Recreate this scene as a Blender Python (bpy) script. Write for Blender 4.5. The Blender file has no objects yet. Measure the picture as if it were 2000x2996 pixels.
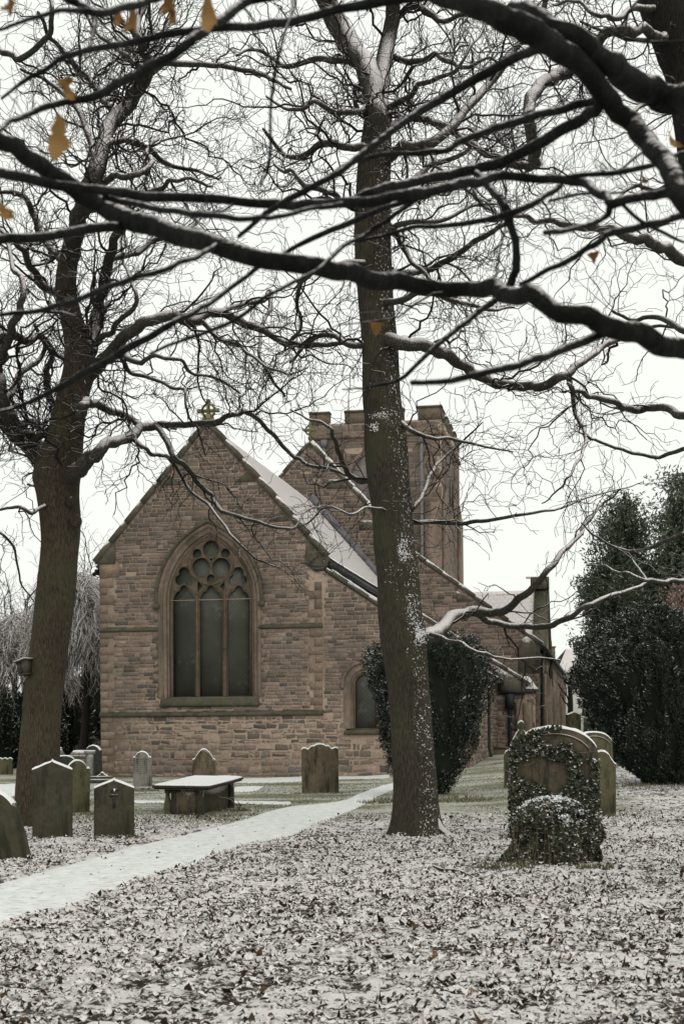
import bpy, bmesh, math, random
import numpy as np
from mathutils import Vector
from mathutils.geometry import tessellate_polygon
R = math.radians
rnd = random.Random(7)
nr = np.random.RandomState(11)
SC = bpy.context.scene
COL = SC.collection

# ------------------------------------------------------------------ camera
F, HX, HY, CH, ROLL = 4160.0, 1000.0, 2140.0, 1.6, R(0.5)
cd = bpy.data.cameras.new('camera'); cam = bpy.data.objects.new('camera', cd); COL.objects.link(cam)
cam.location = (0, 0, CH); cam.rotation_mode = 'XYZ'
from mathutils import Matrix
cam.matrix_world = Matrix.Translation((0, 0, CH)) @ Matrix.Rotation(R(90), 4, 'X') @ Matrix.Rotation(-ROLL, 4, 'Z')
cd.sensor_fit = 'HORIZONTAL'; cd.sensor_width = 24; cd.lens = F/2000*24
cd.shift_y = (HY-1498)/2000
cd.clip_start = 0.1; cd.clip_end = 3000
cd.dof.use_dof = True; cd.dof.focus_distance = 26; cd.dof.aperture_fstop = 7.0
SC.camera = cam

# ------------------------------------------------------------------ world and light (overcast)
w = bpy.data.worlds.new('World'); SC.world = w; w.use_nodes = True
nt = w.node_tree; nt.nodes.clear()
sky = nt.nodes.new('ShaderNodeTexSky'); sky.sky_type = 'NISHITA'; sky.sun_disc = False
sky.sun_elevation = R(32); sky.sun_rotation = R(150); sky.dust_density = 4; sky.air_density = 1
hs = nt.nodes.new('ShaderNodeHueSaturation'); hs.inputs['Saturation'].default_value = 0.12
mx = nt.nodes.new('ShaderNodeMix'); mx.data_type = 'RGBA'; mx.inputs[0].default_value = 0.93
mx.inputs[7].default_value = (9.45, 9.68, 9.1, 1)
bg = nt.nodes.new('ShaderNodeBackground'); bg.inputs[1].default_value = 0.10
wo = nt.nodes.new('ShaderNodeOutputWorld')
nt.links.new(sky.outputs[0], hs.inputs['Color']); nt.links.new(hs.outputs[0], mx.inputs[6])
nt.links.new(mx.outputs[2], bg.inputs[0]); nt.links.new(bg.outputs[0], wo.inputs[0])
sl = bpy.data.lights.new('sun', 'SUN'); sl.energy = 0.8; sl.angle = R(40); sl.color = (1, 0.89, 0.82)
so = bpy.data.objects.new('sun', sl); COL.objects.link(so)
so.rotation_euler = (R(50), 0, R(25))
SC.view_settings.view_transform = 'Standard'; SC.view_settings.look = 'None'
SC.view_settings.exposure = 0.12; SC.view_settings.gamma = 1.0
SC.cycles.max_bounces = 6; SC.cycles.diffuse_bounces = 3; SC.cycles.use_denoising = True

# ------------------------------------------------------------------ projection helpers (pixel of the photo -> point at a chosen distance)
def ray(px, py):
    x, y = px-HX, HY-py
    c, s = math.cos(ROLL), math.sin(ROLL)
    return np.array([(x*c+y*s)/F, 1.0, (-x*s+y*c)/F])
def at(px, py, D):
    return ray(px, py)*D + np.array([0, 0, CH])
def sst(x, a, b):
    t = np.clip((x-a)/(b-a), 0, 1); return t*t*(3-2*t)
def ground(x, y):
    return 0.62*sst(x, 0.0, 7.5)*sst(y, 20, 60) + 0.25*sst(y, 70, 200)
def gp(px, py):
    r = ray(px, py); D = 20.0
    for _ in range(40):
        g = float(ground(r[0]*D, D)); D = 0.5*D+0.5*(CH-g)/max(-r[2], 1e-4)
    return np.array([r[0]*D, D, float(ground(r[0]*D, D))])

# ------------------------------------------------------------------ noise
def _h(ix, iy, iz):
    n = (ix*374761393 + iy*668265263 + iz*2147483647) & 0xffffffff
    n = ((n ^ (n >> 13))*1274126177) & 0xffffffff
    return ((n ^ (n >> 16)) & 0xffff)/65535.0
def vn(x, y, z=0.0):
    x = np.asarray(x, float); y = np.asarray(y, float); z = np.asarray(z, float)+np.zeros_like(x)
    ix, iy, iz = np.floor(x).astype(np.int64), np.floor(y).astype(np.int64), np.floor(z).astype(np.int64)
    fx, fy, fz = x-ix, y-iy, z-iz
    fx, fy, fz = fx*fx*(3-2*fx), fy*fy*(3-2*fy), fz*fz*(3-2*fz)
    r = 0
    for a in (0, 1):
        for b in (0, 1):
            for c in (0, 1):
                r = r + _h(ix+a, iy+b, iz+c)*(fx if a else 1-fx)*(fy if b else 1-fy)*(fz if c else 1-fz)
    return r*2-1

# ------------------------------------------------------------------ materials
class M_:
    def __init__(s, name, rough=0.85, spec=0.25):
        s.m = bpy.data.materials.new(name); s.m.use_nodes = True; s.t = s.m.node_tree
        s.b = s.t.nodes['Principled BSDF']; s.b.inputs['Roughness'].default_value = rough
        s.b.inputs['Specular IOR Level'].default_value = spec
        s.tc = s.t.nodes.new('ShaderNodeTexCoord'); s.g = s.t.nodes.new('ShaderNodeNewGeometry')
    def N(s, t, **k):
        n = s.t.nodes.new(t)
        for a, v in k.items(): setattr(n, a, v)
        return n
    def L(s, a, b): s.t.links.new(a, b)
    def coord(s, scale=(1, 1, 1), obj=True):
        mp = s.N('ShaderNodeMapping'); mp.inputs['Scale'].default_value = scale
        s.L(s.tc.outputs['Object'] if obj else s.g.outputs['Position'], mp.inputs[0]); return mp.outputs[0]
    def noise(s, scale, detail=4, rough=0.6, co=None, out=0):
        n = s.N('ShaderNodeTexNoise'); n.inputs['Scale'].default_value = scale
        n.inputs['Detail'].default_value = detail; n.inputs['Roughness'].default_value = rough
        s.L(co if co is not None else s.tc.outputs['Object'], n.inputs['Vector']); return n.outputs[out]
    def ramp(s, fac, stops):
        r = s.N('ShaderNodeValToRGB'); e = r.color_ramp.elements
        while len(e) < len(stops): e.new(0.5)
        for i, (p, c) in enumerate(stops):
            e[i].position = p; e[i].color = (c, c, c, 1) if isinstance(c, (int, float)) else (*c, 1)
        s.L(fac, r.inputs[0]); return r.outputs[0]
    def mix(s, fac, a, b, mode='MIX'):
        m = s.N('ShaderNodeMix', data_type='RGBA', blend_type=mode)
        for sock, v in ((m.inputs[0], fac), (m.inputs[6], a), (m.inputs[7], b)):
            if hasattr(v, 'is_linked'): s.L(v, sock)
            elif isinstance(v, (int, float)): sock.default_value = v
            else: sock.default_value = (*v, 1)
        return m.outputs[2]
    def math(s, op, a, b=0.0, c=None):
        m = s.N('ShaderNodeMath', operation=op)
        for i, v in enumerate((a, b) if c is None else (a, b, c)):
            if hasattr(v, 'is_linked'): s.L(v, m.inputs[i])
            else: m.inputs[i].default_value = v
        return m.outputs[0]
    def dot(s, d):
        v = Vector(d).normalized(); n = s.N('ShaderNodeVectorMath', operation='DOT_PRODUCT')
        s.L(s.g.outputs['Normal'], n.inputs[0]); n.inputs[1].default_value = v; return n.outputs['Value']
    def bump(s, h, strength=0.5, dist=0.02):
        b = s.N('ShaderNodeBump'); b.inputs['Strength'].default_value = strength; b.inputs['Distance'].default_value = dist
        s.L(h, b.inputs['Height']); s.L(b.outputs[0], s.b.inputs['Normal']); return b
    def col(s, c): 
        if hasattr(c, 'is_linked'): s.L(c, s.b.inputs['Base Color'])
        else: s.b.inputs['Base Color'].default_value = (*c, 1)
    def snowmask(s, d, t0, t1, nscale=30, namt=0.6, co=None):
        v = s.math('MULTIPLY_ADD', s.noise(nscale, 3, 0.6, co), namt, s.math('SUBTRACT', s.dot(d), namt*0.5))
        r = s.N('ShaderNodeMapRange'); r.inputs[1].default_value = t0; r.inputs[2].default_value = t1
        s.L(v, r.inputs[0]); return r.outputs[0]
SNOW = (0.80, 0.765, 0.76)

def mat_bark(name, a, b, d=(0.45, -0.35, 0.8), t0=0.45, t1=0.6, nscale=25, namt=0.7, green=0.0, stretch=True):
    m = M_(name, 0.9, 0.15)
    co = m.coord((15, 15, 2.2)) if stretch else m.coord((1, 1, 1))
    n = m.noise(4.2 if stretch else 30, 8, 0.72, co)
    c = m.ramp(n, [(0.36, tuple(x*0.45 for x in a) if stretch else a), (0.46, a), (0.64, b)])
    if stretch: c = m.mix(m.ramp(m.noise(0.9, 4, 0.6), [(0.35, 0.0), (0.7, 0.55)]), c, tuple(x*0.6 for x in a))
    if green: c = m.mix(m.ramp(m.noise(1.3, 3), [(0.45, 0.0), (0.65, green)]), c, (0.075, 0.08, 0.04))
    c = m.mix(m.snowmask(d, t0, t1, nscale, namt), c, SNOW)
    m.col(c); m.bump(n, 1.0, 0.05 if stretch else 0.02)
    return m.m

def mat_stone(name, tint=(1, 1, 1), moss=0.15):
    m = M_(name, 0.92, 0.15)
    at_ = m.N('ShaderNodeAttribute', attribute_name='bc')
    n1 = m.noise(14, 5, 0.7); n2 = m.noise(0.9, 4, 0.6)
    c = m.mix(m.ramp(n1, [(0.3, 0.0), (0.7, 1.0)]), (0.62, 0.62, 0.62), (1.25, 1.22, 1.18))
    c = m.mix(1.0, at_.outputs['Color'], c, 'MULTIPLY')
    sz = m.N('ShaderNodeSeparateXYZ'); m.L(m.tc.outputs['Object'], sz.inputs[0])
    hz = m.math('MULTIPLY_ADD', sz.outputs[2], 0.028, n2)
    c = m.mix(m.ramp(hz, [(0.5, 0.0), (0.8, 0.55)]), c, (0.095, 0.075, 0.063))
    c = m.mix(m.ramp(m.noise(2.3, 4, 0.65), [(0.62, 0.0), (0.74, moss)]), c, (0.07, 0.075, 0.035))
    m.col(m.mix(1.0, c, tint, 'MULTIPLY')); m.bump(n1, 0.7, 0.02)
    return m.m

def mat_plain(name, a, b, scale=8, bump=0.5, rough=0.9, snow=None, stretch=(1, 1, 1), stain=None):
    m = M_(name, rough, 0.2); co = m.coord(stretch)
    n = m.noise(scale, 5, 0.65, co); c = m.ramp(n, [(0.3, a), (0.7, b)])
    if stain: c = m.mix(m.ramp(m.noise(stain[0], 4, 0.6, m.coord((1, 1, 0.35))), [(0.45, 0.0), (0.6, stain[2])]), c, stain[1])
    if snow: c = m.mix(m.snowmask(*snow), c, SNOW)
    m.col(c)
    if bump: m.bump(n, bump, 0.01)
    return m.m

MS = mat_stone('church_stone')
MMORT = mat_plain('mortar', (0.24, 0.19, 0.148), (0.38, 0.295, 0.235), 7, 1.0)
MASH = mat_plain('dressed_stone', (0.14, 0.11, 0.086), (0.245, 0.185, 0.148), 6, 0.7, stain=(1.6, (0.085, 0.074, 0.055), 0.75))
MDARK = mat_plain('weathered_dark_stone', (0.045, 0.042, 0.033), (0.12, 0.105, 0.08), 5, 0.6, stain=(3, (0.07, 0.075, 0.035), 0.5))
MCOPE = mat_plain('coping_stone', (0.05, 0.047, 0.038), (0.12, 0.105, 0.08), 5, 0.6, snow=((0, 0, 1), 0.55, 0.8, 9, 0.5))
MTRAC = mat_plain('tracery_stone', (0.075, 0.06, 0.043), (0.16, 0.118, 0.084), 5, 0.5, stain=(1.5, (0.075, 0.07, 0.045), 0.7))
MSNOW = mat_plain('snow', (0.74, 0.75, 0.76), (0.83, 0.84, 0.84), 30, 0.5, 0.6)
MLEAD = mat_plain('lead_pipe', (0.12, 0.115, 0.125), (0.19, 0.18, 0.195), 9, 0.2, 0.6)
MIRON = mat_plain('iron_and_opening_black', (0.012, 0.014, 0.014), (0.03, 0.032, 0.03), 9, 0.2, 0.5)  # ironwork, and the painted shade of the nest box entrance
MSLATE = mat_plain('lead_flashing', (0.10, 0.10, 0.11), (0.17, 0.165, 0.175), 6, 0.3, 0.6)
MCROSS = mat_plain('lichened_stone', (0.09, 0.09, 0.035), (0.22, 0.20, 0.09), 9, 0.6)

def mat_roof():
    m = M_('snowy_roof', 0.7, 0.3)
    mp = m.coord((1, 1, 1))
    br = m.N('ShaderNodeTexBrick'); br.inputs['Scale'].default_value = 1.0
    br.inputs['Brick Width'].default_value = 0.3; br.inputs['Row Height'].default_value = 0.3
    br.inputs['Mortar Size'].default_value = 0.018; br.inputs['Mortar Smooth'].default_value = 0.6
    uv = m.N('ShaderNodeUVMap'); uv.uv_map = 'u'; m.L(uv.outputs[0], br.inputs['Vector'])
    n = m.noise(6, 4, 0.6)
    f = m.math('MULTIPLY', br.outputs['Fac'], m.ramp(n, [(0.35, 0.05), (0.65, 0.45)]))
    m.col(m.mix(f, SNOW, (0.16, 0.16, 0.16))); m.bump(m.math('SUBTRACT', n, br.outputs['Fac']), 0.5, 0.03)
    return m.m
MROOF = mat_roof()

def mat_glass():
    m = M_('leaded_glass', 0.5, 0.2)
    mp = m.N('ShaderNodeMapping'); mp.inputs['Rotation'].default_value = (0, R(45), 0)
    m.L(m.tc.outputs['Object'], mp.inputs[0])
    sp = m.N('ShaderNodeSeparateXYZ'); m.L(mp.outputs[0], sp.inputs[0])
    def grid(o):
        a = m.math('PINGPONG', m.math('MULTIPLY', o, 8.5), 0.5); return m.math('LESS_THAN', a, 0.06)
    g = m.math('MAXIMUM', grid(sp.outputs[0]), grid(sp.outputs[2]))
    cell = m.N('ShaderNodeTexWhiteNoise', noise_dimensions='2D')
    fl = m.N('ShaderNodeVectorMath', operation='FLOOR'); sc = m.N('ShaderNodeVectorMath', operation='SCALE'); sc.inputs['Scale'].default_value = 8.5
    cb = m.N('ShaderNodeCombineXYZ'); m.L(sp.outputs[0], cb.inputs[0]); m.L(sp.outputs[2], cb.inputs[1])
    m.L(cb.outputs[0], sc.inputs[0]); m.L(sc.outputs[0], fl.inputs[0]); m.L(fl.outputs[0], cell.inputs[0])
    patch = m.ramp(m.noise(1.7, 3), [(0.5, 0.0), (0.68, 1.0)])
    v = m.math('MULTIPLY', m.ramp(cell.outputs[0], [(0.6, 0.0), (0.95, 1.0)]), patch)
    c = m.mix(v, m.mix(m.ramp(m.noise(0.8, 3), [(0.35, 0.0), (0.65, 1.0)]), (0.05, 0.053, 0.043), (0.078, 0.081, 0.068)), (0.12, 0.125, 0.11))
    c = m.mix(m.math('MULTIPLY', g, m.math('MULTIPLY_ADD', patch, 0.5, 0.22)), c, (0.11, 0.115, 0.10)); m.col(c)
    return m.m
MGLASS = mat_glass()

# ------------------------------------------------------------------ mesh helpers
def mk(name, V, faces, mats, parent=None, smooth=False, midx=None, vcol=None, uv=None, attrs=None):
    V = np.asarray(V, np.float32).reshape(-1, 3)
    fl = [np.asarray(f, np.int32) for f in (faces if isinstance(faces, list) else [faces]) if len(f)]
    me = bpy.data.meshes.new(name)
    me.vertices.add(len(V)); me.vertices.foreach_set('co', V.ravel())
    tot = np.concatenate([np.full(len(f), f.shape[1], np.int32) for f in fl])
    li = np.concatenate([f.ravel() for f in fl])
    me.loops.add(len(li)); me.loops.foreach_set('vertex_index', li)
    st = np.concatenate([[0], np.cumsum(tot)[:-1]]).astype(np.int32)
    me.polygons.add(len(tot)); me.polygons.foreach_set('loop_start', st); me.polygons.foreach_set('loop_total', tot)
    if smooth: me.polygons.foreach_set('use_smooth', np.ones(len(tot), bool))
    if midx is not None: me.polygons.foreach_set('material_index', np.asarray(midx, np.int32))
    if vcol is not None:
        a = me.color_attributes.new('bc', 'FLOAT_COLOR', 'POINT')
        a.data.foreach_set('color', np.column_stack([vcol, np.ones(len(V))]).astype(np.float32).ravel())
    if uv is not None:
        u = me.uv_layers.new(name='u'); u.data.foreach_set('uv', np.asarray(uv, np.float32)[li].ravel())
    for k, a in (attrs or {}).items():
        at_ = me.attributes.new(k, 'FLOAT', 'POINT'); at_.data.foreach_set('value', np.asarray(a, np.float32))
    for mt in (mats if isinstance(mats, (list, tuple)) else [mats]): me.materials.append(mt)
    me.update(calc_edges=True); me.validate()
    o = bpy.data.objects.new(name, me); COL.objects.link(o)
    if parent is not None: o.parent = parent
    return o
def tag(o, label, cat, group=None, kind=None):
    if label: o['label'] = label
    if cat: o['category'] = cat
    if group: o['group'] = group
    if kind: o['kind'] = kind
    return o
def empty(name, loc, rz=0.0, label=None, cat=None, group=None):
    o = bpy.data.objects.new(name, None); COL.objects.link(o); o.location = [float(v) for v in loc]; o.rotation_euler = (0, 0, rz)
    o.empty_display_size = 0.3
    return tag(o, label, cat, group)

class B:
    """collects faces of mixed size"""
    def __init__(s): s.v = []; s.f3 = []; s.f4 = []; s.n = 0; s.c = []; s.m3 = []; s.m4 = []
    def add(s, v, f, mi=0, c=(1, 1, 1)):
        b = s.n; s.v.extend([tuple(map(float, p)) for p in v]); s.n += len(v); s.c.extend([c]*len(v))
        for q in f:
            if len(q) == 3: s.f3.append([b+i for i in q]); s.m3.append(mi)
            else: s.f4.append([b+i for i in q]); s.m4.append(mi)
    def box(s, x0, y0, z0, x1, y1, z1, mi=0, c=(1, 1, 1), T=None):
        p = [(x, y, z) for z in (z0, z1) for y in (y0, y1) for x in (x0, x1)]
        if T: p = [T(*q) for q in p]
        s.add(p, [(0, 2, 3, 1), (4, 5, 7, 6), (0, 1, 5, 4), (2, 6, 7, 3), (0, 4, 6, 2), (1, 3, 7, 5)], mi, c)
    def prism(s, pts, a, b, mi=0, c=(1, 1, 1), holes=(), ax='y'):
        """polygon pts in (x,z) extruded along y from a to b (front a)"""
        loops = [list(pts)]+[list(h) for h in holes]
        def P(q, d): return (q[0], d, q[1]) if ax == 'y' else ((d, q[0], q[1]) if ax == 'x' else (q[0], q[1], d))
        flat = [q for l in loops for q in l]
        tri = tessellate_polygon([[Vector((q[0], q[1], 0)) for q in l] for l in loops])
        n = len(flat)
        v = [P(q, a) for q in flat]+[P(q, b) for q in flat]
        f = [tuple(t) for t in tri]+[tuple(i+n for i in reversed(t)) for t in tri]
        k = 0
        for l in loops:
            m = len(l)
            for i in range(m): j = (i+1) % m; f.append((k+i, k+j, n+k+j, n+k+i))
            k += m
        s.add(v, f, mi, c)
    def tube(s, pts, rad, sides=8, mi=0, c=(1, 1, 1), closed=False):
        V, Q = tube_np(np.array(pts, float), np.array(rad if hasattr(rad, '__len__') else [rad]*len(pts), float), sides, closed)
        s.add([tuple(p) for p in V], [tuple(q) for q in Q], mi, c)
    def build(s, name, mats, parent=None, smooth=False, vc=False, uv=None):
        fs = []; mi = []
        if s.f3: fs.append(np.array(s.f3)); mi += s.m3
        if s.f4: fs.append(np.array(s.f4)); mi += s.m4
        o = mk(name, np.array(s.v), fs, mats, parent, smooth, mi, np.array(s.c) if vc else None, uv)
        bm = bmesh.new(); bm.from_mesh(o.data); bmesh.ops.recalc_face_normals(bm, faces=bm.faces[:]); bm.to_mesh(o.data); bm.free()
        return o

def tube_np(P, r, s, closed=False):
    n = len(P)
    T = np.empty_like(P)
    if closed: T = np.roll(P, -1, 0)-np.roll(P, 1, 0)
    else:
        T[1:-1] = P[2:]-P[:-2]; T[0] = P[1]-P[0]; T[-1] = P[-1]-P[-2]
    T /= np.linalg.norm(T, axis=1)[:, None]+1e-9
    ref = np.array([0.31, 0.82, 0.47]) if abs(T[:, 2]).mean() > 0.5 else np.array([0.1, 0.13, 1.0])
    A = np.cross(T, ref); A /= np.linalg.norm(A, axis=1)[:, None]+1e-9
    Bv = np.cross(T, A)
    th = np.arange(s)*2*math.pi/s
    V = P[:, None, :]+r[:, None, None]*(A[:, None, :]*np.cos(th)[None, :, None]+Bv[:, None, :]*np.sin(th)[None, :, None])
    i = np.arange(n if closed else n-1)[:, None]; j = np.arange(s)[None, :]
    i2 = (i+1) % n; j2 = (j+1) % s
    Q = np.stack([i*s+j, i2*s+j, i2*s+j2, i*s+j2], -1).reshape(-1, 4)
    return V.reshape(-1, 3), Q

class Tubes:
    def __init__(s): s.V = []; s.Q = []; s.n = 0
    def add(s, P, r, sides=None):
        P = np.asarray(P, float); r = np.asarray(r, float)
        if sides is None: m = r.max(); sides = 3 if m < 0.012 else 5 if m < 0.03 else 8 if m < 0.08 else 14
        V, Q = tube_np(P, r, sides); s.V.append(V); s.Q.append(Q+s.n); s.n += len(V)
    def build(s, name, mat, parent, origin=(0, 0, 0)):
        return mk(name, np.concatenate(s.V)-np.array(origin), np.concatenate(s.Q), mat, parent, True)

def crom(P, n):
    """Catmull-Rom through rows of P, n samples per span"""
    P = np.asarray(P, float)
    Q = np.vstack([2*P[0]-P[1], P, 2*P[-1]-P[-2]]); out = []
    for i in range(len(P)-1):
        a, b, c, d = Q[i:i+4]
        t = (np.arange(n)/n)[:, None]
        out.append(0.5*(2*b+(c-a)*t+(2*a-5*b+4*c-d)*t*t+(3*b-a-3*c+d)*t**3))
    out.append(P[-1:]); return np.vstack(out)

def leaves(name, P, A, N, size, mat, parent=None, wr=0.5, fold=0.25, origin=(0, 0, 0)):
    """n folded leaf blades: centre P, axis A, normal N"""
    A = A/(np.linalg.norm(A, axis=1)[:, None]+1e-9); S = np.cross(N, A); S /= np.linalg.norm(S, axis=1)[:, None]+1e-9
    N2 = np.cross(A, S); s = np.asarray(size)[:, None]*np.ones((len(P), 1))
    V = np.stack([P-A*s*0.5, P+S*s*wr*0.5+N2*s*fold*0.5-A*s*0.05, P+A*s*0.5-N2*s*fold*0.4, P-S*s*wr*0.5+N2*s*fold*0.5-A*s*0.05], 1).reshape(-1, 3)
    b = np.arange(len(P))[:, None]*4
    Fc = np.concatenate([b+np.array([0, 1, 2]), b+np.array([0, 2, 3])])
    return mk(name, V-np.array(origin), Fc, mat, parent)
def rdir(n): 
    v = nr.normal(size=(n, 3)); return v/np.linalg.norm(v, axis=1)[:, None]
def inpoly(x, y, poly):
    x = np.asarray(x, float); y = np.asarray(y, float); r = np.zeros(x.shape, bool); n = len(poly)
    for i in range(n):
        x0, y0 = poly[i]; x1, y1 = poly[(i+1) % n]
        if y0 == y1: continue
        c = ((y0 > y) != (y1 > y)) & (x < (x1-x0)*(y-y0)/(y1-y0)+x0); r ^= c
    return r

# ------------------------------------------------------------------ ground, path
UP = [(-250, 2650), (0, 2582), (191, 2531), (383, 2477), (574, 2433), (721, 2394), (829, 2362), (999, 2342), (1054, 2320), (1115, 2300), (1160, 2288)]
LO = [(-250, 2830), (60, 2690), (210, 2650), (408, 2573), (560, 2530), (721, 2474), (840, 2450), (928, 2413), (1038, 2367), (1130, 2318), (1190, 2298)]
def strip(up, lo, n=24, m=10, rag=0.06, lift=0.02):
    U = crom([gp(*p)[:2] for p in up], n); Lw = crom([gp(*p)[:2] for p in lo], n)
    k = len(U); s = np.cumsum(np.r_[0, np.linalg.norm(np.diff(U, axis=0), axis=1)])
    U = U+np.stack([0*s, vn(s*3, 7.7+0*s)+0.6*vn(s*9, 17.7+0*s)], 1)*rag; Lw = Lw+np.stack([0*s, vn(s*3, 37.7+0*s)+0.6*vn(s*9, 27.7+0*s)], 1)*rag
    t = np.linspace(0, 1, m+1)[None, :, None]
    X = U[:, None]*(1-t)+Lw[:, None]*t
    z = ground(X[..., 0], X[..., 1])+lift+0.006*vn(X[..., 0]*5, X[..., 1]*5)
    edge = np.minimum(t[..., 0], 1-t[..., 0])+np.zeros((k, 1)); z = z-0.03*(edge < 0.001)
    V = np.concatenate([X, z[..., None]], -1).reshape(-1, 3)
    i = np.arange(k-1)[:, None]; j = np.arange(m)[None]; w_ = m+1
    Q = np.stack([i*w_+j, (i+1)*w_+j, (i+1)*w_+j+1, i*w_+j+1], -1).reshape(-1, 4)
    return V, Q, np.vstack([U, Lw[::-1]])
STR = [(UP, LO, 0.05, 0.016),
       ([(640, 2279), (815, 2275), (1000, 2268), (1140, 2264)], [(640, 2292), (815, 2290), (1000, 2281), (1140, 2277)], 0.2, 0.012),
       ([(300, 2342), (500, 2344), (700, 2345), (850, 2347)], [(300, 2349), (500, 2350), (700, 2351), (850, 2354)], 0.08, 0.012),
       ([(690, 2302), (730, 2300), (775, 2301)], [(680, 2318), (720, 2317), (755, 2313)], 0.06, 0.012),
       ([(-160, 2302), (-60, 2296), (40, 2292), (75, 2290)], [(-160, 2345), (-60, 2342), (30, 2330), (60, 2325)], 0.2, 0.012)]
strips = [strip(a, b, rag=c*1.5, lift=d) for a, b, c, d in STR]

def axis(spec):
    out = [spec[0][0]]
    for a, b, d0, d1 in spec:
        x = a
        while x < b:
            t = (x-a)/(b-a); x += d0+(d1-d0)*t; out.append(min(x, b))
    return np.array(sorted(set(out)))
gx = axis([(-600, -60, 60, 12), (-60, -11, 6, 0.5), (-11, -5, 0.12, 0.05), (-5, 5, 0.03, 0.03), (5, 11, 0.05, 0.12), (11, 60, 0.5, 6), (60, 600, 12, 60)])
gy = axis([(-60, 4, 8, 0.5), (4, 7, 0.2, 0.03), (7, 14, 0.022, 0.03), (14, 30, 0.03, 0.07), (30, 60, 0.09, 0.4), (60, 1500, 1, 120)])
X, Y = np.meshgrid(gx, gy)
onp = np.zeros(X.shape, bool)
for V, Q, poly in strips: onp |= inpoly(X, Y, poly[::4])
litter = np.maximum(1-sst(Y+1.2*vn(X*0.5, Y*0.5)+0.5*vn(X*3, Y*3), 23.5, 28.0), sst(X+0.6*vn(X, Y), 5.0, 6.5)*(1-sst(Y, 42, 50)))
litter = np.maximum(litter, 0.0)
b1 = vn(X*13, Y*10)*0.6+vn(X*27, Y*22)*0.4+0.5*vn(X*5, Y*4)
fade = 1-sst(Y, 30, 45)
Z = ground(X, Y)+0.03*vn(X*0.7, Y*0.7)*(1-onp)*fade+(0.027*litter+0.004)*b1*fade*(~onp)-0.012*onp
xx, yy = np.arange(len(gx)), np.arange(len(gy))
I, J = np.meshgrid(np.arange(len(gx)-1), np.arange(len(gy)-1)); W = len(gx)
GQ = np.stack([J*W+I, J*W+I+1, (J+1)*W+I+1, (J+1)*W+I], -1).reshape(-1, 4)
def mat_ground():
    m = M_('snowy_ground', 0.9, 0.15)
    li = m.N('ShaderNodeAttribute', attribute_name='litter'); hb = m.N('ShaderNodeAttribute', attribute_name='hb')
    fine = m.noise(38, 4, 0.65); med = m.noise(4, 4, 0.6); big = m.noise(0.9, 4, 0.6)
    dk = m.ramp(m.noise(22, 3), [(0.3, (0.022, 0.018, 0.014)), (0.5, (0.05, 0.038, 0.03)), (0.7, (0.10, 0.078, 0.06))])
    v = m.math('ADD', m.math('MULTIPLY', m.noise(17, 5, 0.7, m.coord((1, 0.8, 1))), 1.5), m.math('ADD', m.math('MULTIPLY', hb.outputs['Fac'], 0.22), m.math('MULTIPLY', big, 0.45)))
    v = m.math('ADD', v, m.math('MULTIPLY', fine, 0.3))
    lit = m.mix(m.ramp(m.math('MULTIPLY', v, 0.6), [(0.605, 0.0), (0.70, 1.0)]), dk, (0.72, 0.69, 0.68))
    g2 = m.noise(9, 5, 0.75); 
    gr = m.ramp(m.noise(60, 3), [(0.3, (0.085, 0.09, 0.04)), (0.7, (0.21, 0.205, 0.115))])
    gv = m.math('ADD', m.math('MULTIPLY', m.noise(26, 4, 0.8, m.coord((1, 0.55, 1))), 0.9), m.math('ADD', m.math('MULTIPLY', g2, 0.35), m.math('MULTIPLY', m.noise(0.55, 5, 0.6, m.coord((0.6, 1, 1))), 0.75)))
    grass = m.mix(m.ramp(gv, [(0.98, 0.05), (1.32, 0.75)]), gr, (0.55, 0.56, 0.52))
    m.col(m.mix(li.outputs['Fac'], grass, lit)); m.bump(m.math('ADD', fine, m.noise(90, 2)), 0.8, 0.02)
    return m.m
gr = mk('ground', np.stack([X, Y, Z], -1).reshape(-1, 3), GQ, mat_ground(), None, True, attrs={'litter': litter.ravel(), 'hb': b1.ravel()})
gr['kind'] = 'structure'
def mat_path():
    m = M_('trodden_snow', 0.6, 0.3)
    n = m.noise(3.5, 5, 0.65, m.coord((1.3, 0.8, 1))); f = m.noise(24, 4, 0.6)
    c = m.mix(m.ramp(n, [(0.38, 0.0), (0.66, 1.0)]), (0.66, 0.68, 0.67), (0.78, 0.80, 0.79))
    c = m.mix(m.ramp(m.noise(7.5, 4, 0.6, m.coord((1, 1.6, 1))), [(0.54, 0.0), (0.64, 0.8)]), c, (0.42, 0.41, 0.39))
    c = m.mix(m.ramp(m.noise(22, 3, 0.6, m.coord((1, 1.5, 1))), [(0.62, 0.0), (0.72, 0.6)]), c, (0.30, 0.29, 0.27))
    m.col(c); m.bump(m.math('ADD', n, m.math('MULTIPLY', f, 0.3)), 0.6, 0.05); return m.m
MPATH = mat_path()
for V, Q, poly in strips:
    p = mk('path', V, Q, MPATH, None, True); p['kind'] = 'structure'

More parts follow.
